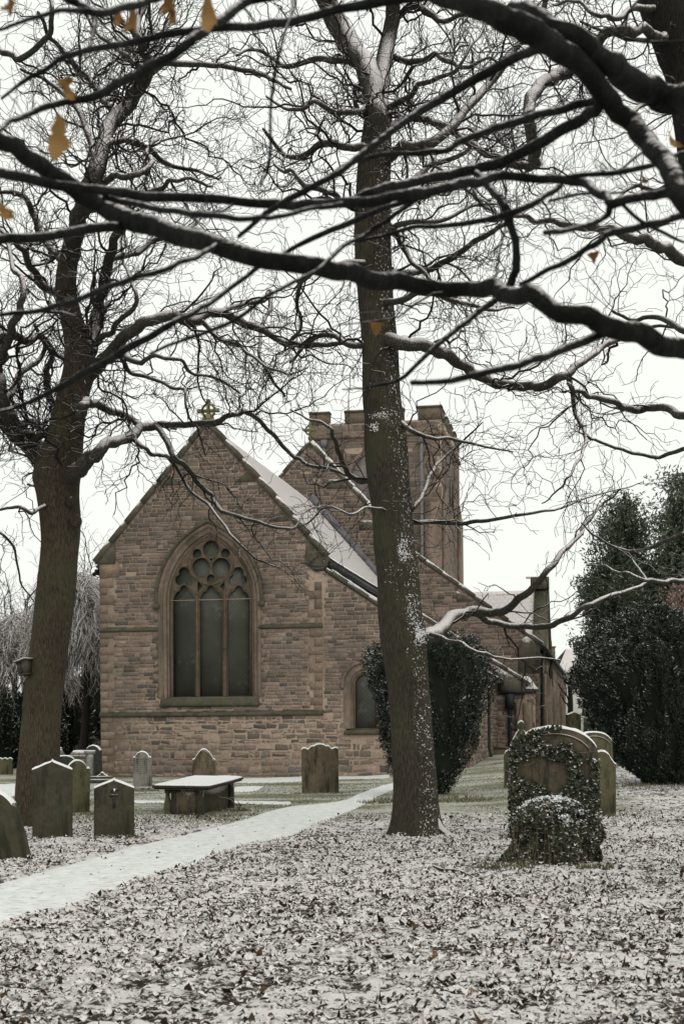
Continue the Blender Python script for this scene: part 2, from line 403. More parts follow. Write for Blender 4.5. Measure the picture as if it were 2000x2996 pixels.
# fallen leaves
def litter_leaves():
    P = []
    for y0, y1, dens in ((6.3, 10, 520), (10, 15, 400), (15, 20, 260), (20, 27, 150)):
        n = int((y1*y1-y0*y0)*0.31*dens)
        y = np.sqrt(nr.uniform(y0*y0, y1*y1, n)); x = y*nr.uniform(-0.31, 0.31, n); P.append(np.stack([x, y], 1))
    y = nr.uniform(27, 42, 2500); x = nr.uniform(5.5, 11, 2500); P.append(np.stack([x, y], 1))
    P = np.vstack(P)
    k = ~inpoly(P[:, 0], P[:, 1], strips[0][2][::3])
    k |= nr.uniform(size=len(P)) < 0.02
    k &= (0.45*vn(P[:, 0]*0.8, P[:, 1]*0.8)+1.2*vn(P[:, 0]*4.5, P[:, 1]*4.5)+nr.uniform(-0.9, 1.2, len(P))) > -0.05
    P = P[k]; n = len(P)
    z = ground(P[:, 0], P[:, 1])+0.010+0.025*nr.uniform(size=n)+0.012*np.clip(vn(P[:, 0]*13, P[:, 1]*10), -1, 1)
    C = np.column_stack([P, z])
    K = 8; th = np.arange(K)*2*math.pi/K
    rr = np.where(np.arange(K) % 2 == 0, 1.0, 0.8)[None]*nr.uniform(0.6, 1.2, (n, K))
    s = nr.uniform(0.014, 0.035, n)+0.02*(nr.uniform(size=n) < 0.10)
    lx = rr*np.cos(th)*s[:, None]*nr.uniform(0.35, 0.9, (n, 1)); ly = rr*np.sin(th)*s[:, None]
    cu = nr.uniform(-0.5, 1.3, (n, 1))*(lx**2)/s[:, None]+nr.uniform(-0.5, 1.2, (n, 1))*(ly**2)/s[:, None]+nr.normal(0, 0.15, (n, K))*s[:, None]
    N = rdir(n)*nr.uniform(0.05, 0.85, (n, 1)); N[:, 2] = np.abs(N[:, 2])*0.6+0.62; N /= np.linalg.norm(N, axis=1)[:, None]
    A = np.cross(N, rdir(n)); A /= np.linalg.norm(A, axis=1)[:, None]; S = np.cross(N, A)
    V = C[:, None]+A[:, None]*lx[..., None]+S[:, None]*ly[..., None]+N[:, None]*cu[..., None]
    V = np.concatenate([C[:, None]+N[:, None]*(-0.0), V], 1).reshape(-1, 3)
    b = np.arange(n)[:, None, None]*(K+1); j = np.arange(K)
    T = np.stack([np.zeros(K, int), 1+j, 1+(j+1) % K], -1)[None]+b
    m = M_('dead_leaf', 0.8, 0.25)
    rp = m.g.outputs['Random Per Island']
    c = m.ramp(rp, [(0.0, (0.022, 0.016, 0.012)), (0.35, (0.055, 0.037, 0.024)), (0.6, (0.036, 0.03, 0.02)), (0.85, (0.10, 0.062, 0.038)), (1.0, (0.17, 0.11, 0.068))])
    sm = m.snowmask((0.1, 0, 1), 0.5, 0.8, 48, 0.9, m.g.outputs['Position'])
    m.col(m.mix(sm, c, (0.70, 0.67, 0.66))); 
    o = mk('fallen_leaves', V, T.reshape(-1, 3), m.m); o['kind'] = 'stuff'
litter_leaves()

# ------------------------------------------------------------------ church
TH = R(10.6); UX = np.array([math.cos(TH), -math.sin(TH), 0]); AX = np.array([math.sin(TH), math.cos(TH), 0])
P0 = at(296, 2275, 51.67); P0[2] = 0
def fp(px, py, v=0.0):
    r = ray(px, py); o = np.array([0, 0, CH])-P0
    t = (v-o.dot(AX))/r.dot(AX); q = o+r*t
    return (float(q.dot(UX)), float(q[2]))
def sp_(px, py, u):
    """pixel on the plane u = const -> (v, z)"""
    r = ray(px, py); o = np.array([0, 0, CH])-P0
    t = (u-o.dot(UX))/r.dot(UX); q = o+r*t
    return (float(q.dot(AX)), float(q[2]))
church = empty('church', P0, -TH, 'old sandstone church with gabled chancel, traceried east window and square battlemented tower', 'church')

PAL = [(0.215, 0.16, 0.12), (0.26, 0.19, 0.145), (0.17, 0.135, 0.105), (0.23, 0.178, 0.138), (0.13, 0.108, 0.084), (0.28, 0.205, 0.158), (0.10, 0.085, 0.068), (0.19, 0.16, 0.128), (0.24, 0.168, 0.125), (0.085, 0.074, 0.058), (0.30, 0.225, 0.175)]
def masonry(b, poly, T, hmin=0.10, hmax=0.21, lmin=0.16, lmax=0.5, gap=0.014, jit=0.006, avoid=(), z_lo=None, z_hi=None, relief=0.02, dark=0.0, seed=1, skip=0.015):
    """squared rubble blocks on the wall plane; T(a,z,d) maps to local coordinates, d outwards"""
    rg = random.Random(seed)
    xs = [p[0] for p in poly]; zs = [p[1] for p in poly]
    z = (min(zs) if z_lo is None else z_lo); ztop = (max(zs) if z_hi is None else z_hi)
    cand = []
    while z < ztop:
        h = rg.uniform(hmin, hmax)
        x = min(xs)-rg.uniform(0, lmax)
        while x < max(xs):
            l = rg.uniform(lmin, lmax)*(0.7+h/hmax*0.4)
            if h > 0.15 and rg.random() < 0.22:      # two thin stones in one course
                k = rg.uniform(0.4, 0.6); cand.append((x, z, x+l, z+h*k)); cand.append((x, z+h*k, x+l, z+h))
            else: cand.append((x, z, x+l, z+h))
            x += l
        z += h
    C = np.array(cand)
    g = gap/2
    x0, z0, x1, z1 = C[:, 0]+g, C[:, 1]+g, C[:, 2]-g, C[:, 3]-g
    def ok(x0, z0, x1, z1):
        r = inpoly(x0, z0, poly) & inpoly(x1, z0, poly) & inpoly(x0, z1, poly) & inpoly(x1, z1, poly)
        for av in avoid:
            for fx in (0, 0.5, 1):
                for fz in (0, 0.5, 1): r &= ~inpoly(x0+(x1-x0)*fx, z0+(z1-z0)*fz, av)
        return r
    m0 = ok(x0, z0, x1, z1)
    for k in (0.7, 0.4):
        for side in (0, 1):
            xx0 = np.where(m0, x0, x0 if side == 0 else x1-(x1-x0)*k); xx1 = np.where(m0, x1, x0+(x1-x0)*k if side == 0 else x1)
            m1 = ok(xx0, z0, xx1, z1) & ~m0
            x0 = np.where(m1, xx0, x0); x1 = np.where(m1, xx1, x1); m0 = m0 | m1
    for i in np.nonzero(m0)[0]:
        if rg.random() < skip: continue
        j = lambda: rg.uniform(-jit, jit)
        a0, b0, a1, b1_ = x0[i], z0[i], x1[i], z1[i]
        q = [(a0+j(), b0+j()), (a1+j(), b0+j()), (a1+j(), b1_+j()), (a0+j(), b1_+j())]
        d = relief*rg.uniform(0.35, 1.2); e = 0.012
        cx, cz = (a0+a1)/2, (b0+b1_)/2
        f = [(p[0]+(e if p[0] < cx else -e), p[1]+(e if p[1] < cz else -e)) for p in q]
        c = rg.choice(PAL); c = (c[0]*0.76+0.036, c[1]*0.79+0.032, c[2]*0.82+0.033); t = rg.uniform(0.92, 1.34)*(1-dark); g_ = rg.uniform(-0.01, 0.01)
        c = (c[0]*t, c[1]*t+g_*0.3, c[2]*t+g_)
        v = [T(p[0], p[1], 0.0) for p in q]+[T(p[0], p[1], d+rg.uniform(-0.004, 0.004)) for p in f]
        b.add(v, [(4, 5, 6, 7), (0, 1, 5, 4), (1, 2, 6, 5), (2, 3, 7, 6), (3, 0, 4, 7)], 1, c)
def quoins(b, x, side, z0, z1, T, w=(0.28, 0.5), h=(0.25, 0.36), seed=3, relief=0.024):
    rg = random.Random(seed); z = z0; k = 0
    while z < z1-0.1:
        hh = min(rg.uniform(*h), z1-z); ww = (w[k % 2])*rg.uniform(0.9, 1.1)
        a0, a1 = (x, x+ww) if side > 0 else (x-ww, x)
        c = rg.choice([(0.22, 0.172, 0.133), (0.25, 0.19, 0.148), (0.19, 0.153, 0.12)])
        v = [T(p, q, 0.0) for p, q in ((a0, z+.006), (a1, z+.006), (a1, z+hh-.006), (a0, z+hh-.006))]+[T(p, q, relief) for p, q in ((a0+.008, z+.014), (a1-.008, z+.014), (a1-.008, z+hh-.014), (a0+.008, z+hh-.014))]
        b.add(v, [(4, 5, 6, 7), (0, 1, 5, 4), (1, 2, 6, 5), (2, 3, 7, 6), (3, 0, 4, 7)], 1, c)
        z += hh; k += 1
def TF(v):   # facade-type plane at depth v, outward = -y
    return lambda a, z, d: (a, v-d, z)
def TS(u):   # side plane at u, outward = +x
    return lambda a, z, d: (u+d, a, z)

def arch(cx, half, zs, zh, n=24, z_bot=None):
    """pointed arch outline, counter-clockwise, from bottom left"""
    h = zh-zs; c = (h*h-half*half)/(2*half); r = half+c
    pts = []
    if z_bot is not None: pts += [(cx-half, z_bot), (cx+half, z_bot)]
    a1 = math.atan2(h, c)
    R_ = [(cx-c+r*math.cos(a1*i/n), zs+r*math.sin(a1*i/n)) for i in range(n+1)]
    L_ = [(2*cx-x, z) for x, z in reversed(R_[:-1])]
    return pts+R_+L_
def rarch(cx, half, zs, n=16, z_bot=None):
    pts = [(cx-half, z_bot), (cx+half, z_bot)] if z_bot is not None else []
    return pts+[(cx+half*math.cos(math.pi*i/n), zs+half*math.sin(math.pi*i/n)) for i in range(n+1)]

# --- chancel east wall, flush with the lean-to chapel
pl = lambda L, v=0.0: [fp(x, y, v) for x, y in L]
ap = fp(608, 1240); eL = fp(294, 1640); eR = fp(940, 1626)
uL, uR = 0.0, eR[0]
cxu = (uL+uR)/2; apex = (cxu, ap[1]); ez = (eL[1]+eR[1])/2
chS = fp(944, 1668); chE = fp(1376, 1953)
WALL = [(uL, -0.5), (chE[0], -0.5), (chE[0], chE[1]), (uR+0.02, chS[1]), (uR, ez), apex, (uL, ez)]
# big window numbers
wl, wr_ = fp(491, 1800)[0], fp(733, 1800)[0]; wc = (wl+wr_)/2; wh = (wr_-wl)/2
zsill, zspr, zap = fp(612, 2041)[1], fp(612, 1755)[1], fp(610, 1566)[1]
S_ = (fp(700, 1800)[0]-fp(500, 1800)[0])/200      # metres per pixel on the facade
def wpx(x, y):                                     # detail crop pixel -> facade
    return fp(450+x*0.2555, 1520+y*0.2555)
glass_hole = arch(wc, wh, zspr, zap, 24, zsill)
outer_half = wh+0.27; outer_ap = zap+0.32
reveal = arch(wc, outer_half, zspr, outer_ap, 24, zsill)
sx = fp(1068, 2000)[0]; s_half = 0.40; s_zs = fp(1068, 2004)[1]; s_bot = fp(1068, 2132)[1]
small_hole = rarch(sx, s_half, s_zs, 16, s_bot); small_out = rarch(sx, s_half+0.30, s_zs, 16, s_bot-0.05)
zlow = fp(600, 2090)[1]
b = B()
b.prism(WALL, 0.0, 0.55, 0, holes=[reveal[::-1], small_out[::-1]])
av = [arch(wc, outer_half+0.10, zspr, outer_ap+0.12, 24, zsill-0.1), [(p[0], p[1]) for p in rarch(sx, s_half+0.38, s_zs, 16, s_bot-0.25)]]
qz = (-0.1, ez-0.35)
avq = [[(uL-0.1, -1), (uL+0.5, -1), (uL+0.5, ez), (uL-0.1, ez)], [(uR-0.45, -1), (uR+0.05, -1), (uR+0.05, ez), (uR-0.45, ez)]]
masonry(b, WALL, TF(0.0), 0.08, 0.27, 0.12, 0.6, 0.05, 0.036, av+[avq[0]], -0.2, zlow, 0.02, seed=5, skip=0.06)
masonry(b, WALL, TF(0.0), 0.10, 0.19, 0.16, 0.46, 0.02, 0.009, av+avq, zlow, None, 0.022, 0.06, seed=6)
quoins(b, uL, 1, -0.1, ez-0.5, TF(0.0)); quoins(b, uR, -1, zlow, ez-0.9, TF(0.0), seed=8)
# corner stone under the left kneeler
b.box(uL+0.01, -0.03, ez-0.58, uL+0.75, 0.0, ez-0.05, 1, (0.28, 0.21, 0.16))
b.build('chancel_wall', [MMORT, MS], church, vc=True)
# side wall of chapel
LV = 12.0
b = B()
# roll of the south side plane: polygon in (v,z)
zE = chE[1]-0.1
SW = [(0.551, -0.5), (LV, -0.5), (LV, zE), (0.551, zE)]
b.prism([(p[0], p[1]) for p in SW], chE[0]-0.5, chE[0]-0.001, 0, ax='x')
masonry(b, [(0.0, -0.5), (LV, -0.5), (LV, zE), (0.0, zE)], TS(chE[0]), 0.11, 0.24, 0.16, 0.55, 0.026, 0.015, (), seed=9)
quoins(b, 0.02, 1, -0.1, zE, TS(chE[0]))
b.build('chapel_side_wall', [MMORT, MS], church, vc=True)

# copings and kneelers
def coping(b, p, q, v0, v1, th=0.16, mi=0):
    d = np.array([q[0]-p[0], q[1]-p[1]]); L = np.linalg.norm(d); d /= L; n = np.array([-d[1], d[0]])
    if n[1] < 0: n = -n
    A = [np.array(p)-n*0.03, np.array(q)-n*0.03, np.array(q)+n*th, np.array(p)+n*th]
    k = max(1, int(L/0.9))
    for i in range(k):                       # separate coping stones
        a, c = i/k, (i+1)/k-0.004/L
        Q = [A[0]*(1-a)+A[1]*a, A[0]*(1-c)+A[1]*c, A[3]*(1-c)+A[2]*c, A[3]*(1-a)+A[2]*a]
        o = rnd.uniform(-0.006, 0.006)
        b.prism([(float(t[0]), float(t[1])) for t in Q], v0+o, v1, mi)
def snowline(b, p, q, v0, v1, off=0.165, th=0.035, mi=1):
    d = np.array([q[0]-p[0], q[1]-p[1]]); L = np.linalg.norm(d); d /= L; n = np.array([-d[1], d[0]])
    if n[1] < 0: n = -n
    k = int(L/0.12)
    prev = None
    for i in range(k+1):
        P_ = np.array(p)*(1-i/k)+np.array(q)*(i/k); t = th*(0.6+0.6*rnd.random())
        cur = (P_+n*off, P_+n*(off+t))
        if prev is not None:
            b.prism([tuple(map(float, prev[0])), tuple(map(float, cur[0])), tuple(map(float, cur[1])), tuple(map(float, prev[1]))], v0+0.03, v1-0.03, mi)
        prev = cur
b = B()
over = 0.18
coping(b, (uL-0.12, ez-0.05), apex, -0.08, 0.4); coping(b, apex, (uR+0.12, ez-0.05), -0.08, 0.4)
coping(b, (uR+0.15, chS[1]-0.02), (chE[0]+0.15, chE[1]-0.06), -0.07, 0.35, 0.11)
snowline(b, (uR+0.3, chS[1]-0.1), (chE[0]+0.15, chE[1]-0.06), -0.05, 0.35, 0.115, 0.04)
# kneelers
b.prism([(uL-0.16, ez-0.1), (uL+0.62, ez-0.1), (uL+0.62, ez+0.35), (uL+0.6, ez+0.72), (uL-0.16, ez)], -0.05, -0.024, 2)
b.prism([(uR-0.62, ez-0.3), (uR-0.2, ez-0.62), (uR+0.10, ez-0.55), (uR+0.24, ez-0.1), (uR-0.3, ez+0.5), (uR-0.5, ez+0.6)], -0.027, 0.3, 2)
for t_, sgn in ((0.42, -1), (0.42, 1), (0.72, 1)):    # darker bonding stones under the coping
    px_ = cxu+sgn*(uR-uL)/2*t_; zz = apex[1]-(apex[1]-ez)*t_
    b.prism([(px_-sgn*0.75, zz-0.12), (px_+sgn*0.02, zz-0.12), (px_-sgn*0.28, zz+0.25)] if sgn > 0 else [(px_, zz-0.12), (px_+0.75, zz-0.12), (px_+0.28, zz+0.25)], -0.026, 0.0, 2)
b.build('gable_coping', [MCOPE, MSNOW, MDARK], church)
# string courses
def course(z, a, c, v=0.0, h=0.11, p=0.07):
    b.prism([(v-p, z), (v+0.001, z-0.03), (v+0.001, z+h+0.05), (v-p, z+h*0.6)], a, c, 0, ax='x')
b = B(); zs2 = fp(400, 1843)[1]; zs2r = fp(850, 1837)[1]
course(zlow-0.06, uL-0.03, uR+0.02, h=0.13, p=0.09)
course(zs2-0.05, uL-0.03, fp(462, 1840)[0]); course(zs2-0.05, fp(757, 1840)[0], uR+0.02)
b.build('string_course', [MDARK], church)
# great east window
bw = B()
def star(c, circles, n=48):
    pts = []
    for i in range(n):
        a = 2*math.pi*i/n; d = (math.cos(a), math.sin(a)); best = 0
        for (x, z, r) in circles:
            ox, oz = c[0]-x, c[1]-z; bb = ox*d[0]+oz*d[1]; cc = ox*ox+oz*oz-r*r; D_ = bb*bb-cc
            if D_ > 0: best = max(best, -bb+math.sqrt(D_))
        pts.append((c[0]+d[0]*best, c[1]+d[1]*best))
    return pts
k_ = 0.2555*S_
def cc(x, y, r): p = wpx(x, y); return (p[0], p[1], r*k_)
def circ(x, y, r, n=28): p = wpx(x, y); return [(p[0]+r*k_*math.cos(2*math.pi*i/n), p[1]+r*k_*math.sin(2*math.pi*i/n)) for i in range(n)]
holes = []
holes += [circ(640, 333, 98), circ(527, 540, 106), circ(757, 540, 106), circ(480, 385, 54), circ(806, 380, 54), circ(640, 674, 52), circ(640, 452, 16, 12)]
for mx_, w1, w2 in ((330, 195, 462), (), ()) if False else ((330, 0, 0), (950, 0, 0)):
    holes.append(star(wpx(mx_, 665)[:2], [cc(mx_, 604, 66), cc(mx_-50, 688, 58), cc(mx_+50, 688, 58)]))
for x0, x1 in ((200, 460), (505, 775), (825, 1090)):
    m_ = (x0+x1)/2; hw = (x1-x0)/2
    top = [(x1, 920), (x1-18, 860), (x1-45, 825), (x1-78, 810), (m_+48, 785), (m_+38, 765), (m_+18, 752), (m_, 745)]
    top = top+[(2*m_-x, y) for x, y in reversed(top[:-1])]
    pts = [wpx(x0, 2035), wpx(x1, 2035)]+[wpx(x, y) for x, y in top]
    zb = wpx(x0, 2035)[1]; pts[0] = (pts[0][0], zb); pts[1] = (pts[1][0], zb)
    holes.append(pts)
for x, y, a in ((470, 770, 1), (815, 770, -1)): # small spandrel eyes
    holes.append([wpx(x+a*18, y-66), wpx(x+a*10, y+60), wpx(x+a*75, y-14)][::a])
inner = arch(wc, wh-0.012, zspr, zap-0.012, 24, zsill+0.012)
bw.prism(inner, 0.16, 0.30, 0, holes=[h[::-1] for h in holes])
for h in holes:
    pts = [(p[0], 0.155, p[1]) for p in h]
    bw.tube(pts, 0.013 if len(h) > 12 else 0.01, 5, closed=True)
p = wpx(635, 480); bw.tube([(p[0]+252*k_*math.cos(t*math.pi/24), 0.15, p[1]+252*k_*math.sin(t*math.pi/24)) for t in range(48)], 0.028, 6, closed=True)
for x in (480, 800):
    q = fp(450+x*0.2555, 1800)[0]
    bw.tube([(q, 0.14, zsill+0.03), (q, 0.14, zspr-0.1), (q, 0.14, zspr+0.4)], 0.036, 8)
    bw.box(q-0.06, 0.08, wpx(480, 1475)[1]-0.02, q+0.06, 0.15, wpx(480, 1475)[1]+0.02)
win = bw.build('window', [MTRAC], church)
bb_ = B(); bb_.prism(arch(wc, wh-0.002, zspr, zap-0.002, 24, zsill+0.004), 0.305, 0.33, 0); bb_.build('glass', [MGLASS], win)
bb_ = B(); zb_ = wpx(500, 918)[1]; bb_.box(wl+0.03, 0.15, zb_-0.012, wr_-0.03, 0.159, zb_+0.012); bb_.build('cross_bar', [mat_plain('pink_stone_bar', (0.3, 0.2, 0.18), (0.38, 0.27, 0.24), 5)], win)
def ring(b, outer, inn, y0, y1, mi=0):
    """band between two open outlines with equal point counts"""
    for i in range(len(outer)-1):
        o0, o1, i0, i1 = outer[i], outer[i+1], inn[i], inn[i+1]
        b.add([(o0[0], y0, o0[1]), (o1[0], y0, o1[1]), (i1[0], y1, i1[1]), (i0[0], y1, i0[1])], [(0, 1, 2, 3)], mi)
bb_ = B()
def opn(half, ap_, n=24): 
    A_ = arch(wc, half, zspr, ap_, n); return [(wc+half, zsill)]+A_+[(wc-half, zsill)]
lv = [(outer_half+0.10, outer_ap+0.11, -0.028), (outer_half, outer_ap, -0.028), (outer_half-0.06, outer_ap-0.07, 0.06), (outer_half-0.09, outer_ap-0.10, 0.03), (outer_half-0.17, outer_ap-0.20, 0.09), (outer_half-0.19, outer_ap-0.225, 0.17), (wh+0.06, zap+0.07, 0.13), (wh-0.002, zap-0.002, 0.20), (wh-0.002, zap-0.002, 0.31)]
for a_, c_ in zip(lv[:-1], lv[1:]): ring(bb_, opn(a_[0], a_[1]), opn(c_[0], c_[1]), a_[2], c_[2])
ring(bb_, opn(outer_half+0.102, outer_ap+0.112), opn(outer_half+0.10, outer_ap+0.11), 0.0, -0.028)
rg = random.Random(4); z = zsill                                    # jamb stones of unequal length
while z < zspr-0.1:
    h_ = rg.uniform(0.24, 0.36)
    for s_ in (-1, 1):
        ww = rg.uniform(0.02, 0.26); x_ = wc+s_*(outer_half+0.103); bb_.box(min(x_, x_+s_*ww), -0.024, z+.006, max(x_, x_+s_*ww), 0.002, min(z+h_, zspr)-.006)
    z += h_
bb_.build('arch_surround', [MASH], win)
bb_ = B(); H = arch(wc, outer_half+0.15, zspr, outer_ap+0.17, 20)
bb_.tube([(wc+outer_half+0.15, -0.07, zspr-0.12)]+[(x, -0.07, z_) for x, z_ in H]+[(wc-outer_half-0.15, -0.07, zspr-0.12)], 0.06, 8)
for s_ in (-1, 1): bb_.box(wc+s_*(outer_half+0.15)-0.11, -0.16, zspr-0.28, wc+s_*(outer_half+0.15)+0.11, 0.0, zspr-0.1)
bb_.build('hood_mould', [MDARK], win)
bb_ = B(); bb_.prism([(-0.12, zsill-0.30), (0.001, zsill-0.34), (0.001, zsill), (0.28, zsill+0.02), (0.28, zsill+0.06), (-0.03, zsill-0.01), (-0.12, zsill-0.22)][::-1], wc-outer_half-0.02, wc+outer_half+0.02, 0, ax='x'); bb_.build('sill', [MDARK], win)
# small round-headed window
bw = B(); bw.tube([(p[0], 0.1, p[1]) for p in rarch(sx, s_half, s_zs, 16, s_bot)], 0.03, 6, closed=True); sw = bw.build('window', [MTRAC], church)
bb_ = B(); bb_.prism(rarch(sx, s_half-0.002, s_zs, 16, s_bot), 0.14, 0.17, 0); bb_.build('glass', [MGLASS], sw)
bb_ = B()
def ro(h_): return [(sx+h_, s_bot)]+rarch(sx, h_, s_zs)+[(sx-h_, s_bot)]
for (a0, y0), (a1, y1) in zip([(s_half+0.36, -0.03), (s_half+0.16, -0.03), (s_half+0.10, 0.05), (s_half+0.07, 0.03)], [(s_half+0.16, -0.03), (s_half+0.10, 0.05), (s_half+0.07, 0.03), (s_half-0.003, 0.16)]): ring(bb_, ro(a0), ro(a1), y0, y1)
ring(bb_, ro(s_half+0.362), ro(s_half+0.36), 0.0, -0.03)
bb_.build('arch_surround', [MASH], sw)
bb_ = B(); bb_.tube([(sx+s_half+0.40, -0.07, s_zs-0.1)]+[(x, -0.07, z_) for x, z_ in rarch(sx, s_half+0.40, s_zs)]+[(sx-s_half-0.40, -0.07, s_zs-0.1)], 0.055, 8); bb_.build('hood_mould', [MASH], sw)
bb_ = B(); bb_.prism([(-0.10, s_bot-0.2), (0.001, s_bot-0.22), (0.17, s_bot), (0.17, s_bot+0.03), (-0.10, s_bot-0.1)][::-1], sx-s_half-0.36, sx+s_half+0.36, 0, ax='x'); bb_.build('sill', [MDARK], sw)

# roofs
def roof(name, quad, mat=None, th=0.10, parent=church):
    """quad: eave0, eave1, ridge1, ridge0 in local xyz"""
    q = [np.array(p, float) for p in quad]
    u = q[1]-q[0]; vv = q[3]-q[0]; Lu = np.linalg.norm(u); Lv = np.linalg.norm(vv); n = np.cross(u, vv); n /= np.linalg.norm(n)
    if n[2] < 0: n = -n
    nu, nv = max(2, int(Lu/0.5)), max(2, int(Lv/0.29))
    V = []; UV = []; Q = []
    for j in range(nv):
        for k2 in (0, 1):
            t = (j+k2)/nv
            for i in range(nu+1):
                s_ = i/nu
                p = (q[0]*(1-s_)+q[1]*s_)*(1-t)+(q[3]*(1-s_)+q[2]*s_)*t
                p = p+n*(th+(0.03 if k2 == 0 else 0.0)+rnd.uniform(-0.006, 0.006)); V.append(p); UV.append((s_*Lu, t*Lv))
    for r_ in range(2*nv-1):
        for i in range(nu): a = r_*(nu+1)+i; Q.append((a, a+1, a+nu+2, a+nu+1))
    base = len(V)
    for p in q: V.append(p-n*0.02); UV.append((0, 0))
    for p in q: V.append(p+n*(th-0.012)); UV.append((0, 0))
    for f in ((0, 3, 2, 1), (0, 1, 5, 4), (1, 2, 6, 5), (2, 3, 7, 6), (3, 0, 4, 7)): Q.append(tuple(base+i for i in f))
    mi = [0]*(len(Q)-5)+[1]*5
    return mk(name, np.array(V), np.array(Q), [mat or MROOF, MSLATE], parent, False, mi, uv=np.array(UV))
V1 = 17.3
roof('roof', [(uR+0.2, 0.38, ez-0.22), (uR+0.2, V1, ez-0.22), (cxu, V1, apex[1]-0.08), (cxu, 0.38, apex[1]-0.08)])
roof('roof', [(uL-0.2, 0.38, ez-0.22), (uL-0.2, V1, ez-0.22), (cxu, V1, apex[1]-0.08), (cxu, 0.38, apex[1]-0.08)])
roof('roof', [(chE[0]+0.18, 0.34, chE[1]-0.12), (chE[0]+0.18, LV, chE[1]-0.12), (uR, LV, chS[1]), (uR, 0.34, chS[1])])
b = B()   # north and upper south walls of chancel, gutter
b.box(uL+0.01, 0.552, -0.5, uL+0.5, V1, ez-0.2, 0); b.box(uR-0.4, 0.552, 1.0, uR, V1, ez-0.2, 0)
b.box(uR+0.16, 0.3, ez-0.42, uR+0.30, V1, ez-0.24, 1)
b.box(uL-0.30, 0.3, ez-0.42, uL-0.16, V1, ez-0.24, 1)
b.build('chancel_side_wall', [MASH, MIRON], church)
b = B(); b.tube([(uL-0.24, 0.5, ez-0.35), (uL-0.24, 0.35, ez-0.35), (uL-0.30, 0.2, ez-0.45)], 0.07, 6); b.build('gutter', [MIRON], church); b = B(); b.box(chE[0]+0.14, 0.2, zE-0.12, chE[0]+0.28, LV-0.02, zE+0.0)
b.build('gutter', [MIRON], church); b = B(); b.tube([(chE[0]+0.2, 5.2, zE-0.1), (chE[0]+0.2, 5.2, 0.9), (chE[0]+0.28, 5.0, 0.6)], 0.06, 8)
b.build('downpipe', [MIRON], church)

# cross on the apex
b = B(); cz = apex[1]; cc_ = fp(612, 1199)
b.prism([(cxu-0.22, cz+0.05), (cxu+0.22, cz+0.05), (cxu+0.14, cz+0.35), (cxu-0.14, cz+0.35)], -0.05, 0.3, 0)
czc = cc_[1]; xr = 0.235
b.box(cxu-0.05, 0.06, cz+0.3, cxu+0.05, 0.18, czc+0.34); b.box(cxu-0.34, 0.062, czc-0.05, cxu+0.34, 0.178, czc+0.05)
b.tube([(cxu+xr*math.cos(t*math.pi/14), 0.12, czc+xr*math.sin(t*math.pi/14)) for t in range(28)], 0.045, 6, closed=True)
for dx, dz in ((0.34, 0), (-0.34, 0), (0, 0.34)):
    b.box(cxu+dx-0.065, 0.05, czc+dz-0.065, cxu+dx+0.065, 0.19, czc+dz+0.065)
b.prism([(cxu-0.14, czc-0.42), (cxu+0.14, czc-0.42), (cxu+0.06, czc-0.2), (cxu-0.06, czc-0.2)], 0.03, 0.21, 0)
crs = b.build('cross_finial', [MCROSS], church)

# --- nave gable
nap = fp(905, 1297, V1); nbr = fp(1195, 1612, V1); nen = fp(1575, 1884, V1); nlf = fp(440, 1860, V1)
NW = [(nlf[0], -0.5), (nen[0], -0.5), nen, nbr, nap, nlf]
b = B(); b.prism(NW, V1, V1+0.5, 0)
masonry(b, NW, TF(V1), 0.13, 0.24, 0.2, 0.55, 0.02, 0.008, [[(uL, -1), (uR-0.2, -1), (uR-0.2, ez-0.2), (cxu, apex[1]-0.6), (uL, ez)]], None, None, 0.025, 0.05, seed=21)
b.build('nave_wall', [MMORT, MS], church, vc=True)
b = B()
coping(b, nlf, nap, V1-0.07, V1+0.4, 0.14); coping(b, nap, nbr, V1-0.07, V1+0.4, 0.14); coping(b, nbr, (nen[0]+0.1, nen[1]-0.06), V1-0.07, V1+0.4, 0.14)
snowline(b, nap, nbr, V1-0.05, V1+0.38, 0.145, 0.09); snowline(b, nbr, (nen[0]+0.1, nen[1]-0.06), V1-0.05, V1+0.38, 0.145, 0.045)
k1 = fp(1510, 1845, V1); k2 = fp(1575, 1905, V1)
b.prism([(nen[0]-0.95, nen[1]-1.35), (nen[0]+0.02, nen[1]-1.35), (nen[0]+0.06, nen[1]-0.05), (nen[0]-0.55, nen[1]+0.37), (nen[0]-0.95, nen[1]+0.1)], V1-0.045, V1+0.3, 0)
k3 = fp(1340, 1745, V1)
b.prism([(k3[0]-0.08, k3[1]-0.25), (k3[0]+0.7, k3[1]-0.25), (k3[0]+0.1, k3[1]+0.15), (k3[0]-0.08, k3[1]+0.25)], V1-0.04, V1, 0)
for px_, py_ in ((985, 1415), (1080, 1535)):
    q = fp(px_, py_, V1); b.prism([(q[0]-0.5, q[1]-0.25), (q[0]+0.55, q[1]-0.25), (q[0]+0.1, q[1]+0.2), (q[0]-0.5, q[1]+0.2)], V1-0.03, V1, 0)
b.build('gable_coping', [MCOPE, MSNOW], church)
b = B(); q = fp(905, 1262, V1)
b.box(q[0]-0.05, V1+0.05, nap[1], q[0]+0.05, V1+0.2, q[1]+0.45); b.box(q[0]-0.3, V1+0.06, q[1]+0.02, q[0]+0.3, V1+0.19, q[1]+0.14)
b.tube([(q[0]+0.22*math.cos(t*math.pi/12), V1+0.12, q[1]+0.08+0.22*math.sin(t*math.pi/12)) for t in range(24)], 0.045, 6, closed=True)
b.build('cross_finial', [MCROSS], church)
# flashing along the chancel roof on the nave wall
b = B()
for p, q in (((cxu+0.1, apex[1]+0.05), (uR+0.6, ez-0.65)),):
    coping(b, p, q, V1-0.35, V1-0.03, 0.30)
b.build('flashing', [MSLATE], church)
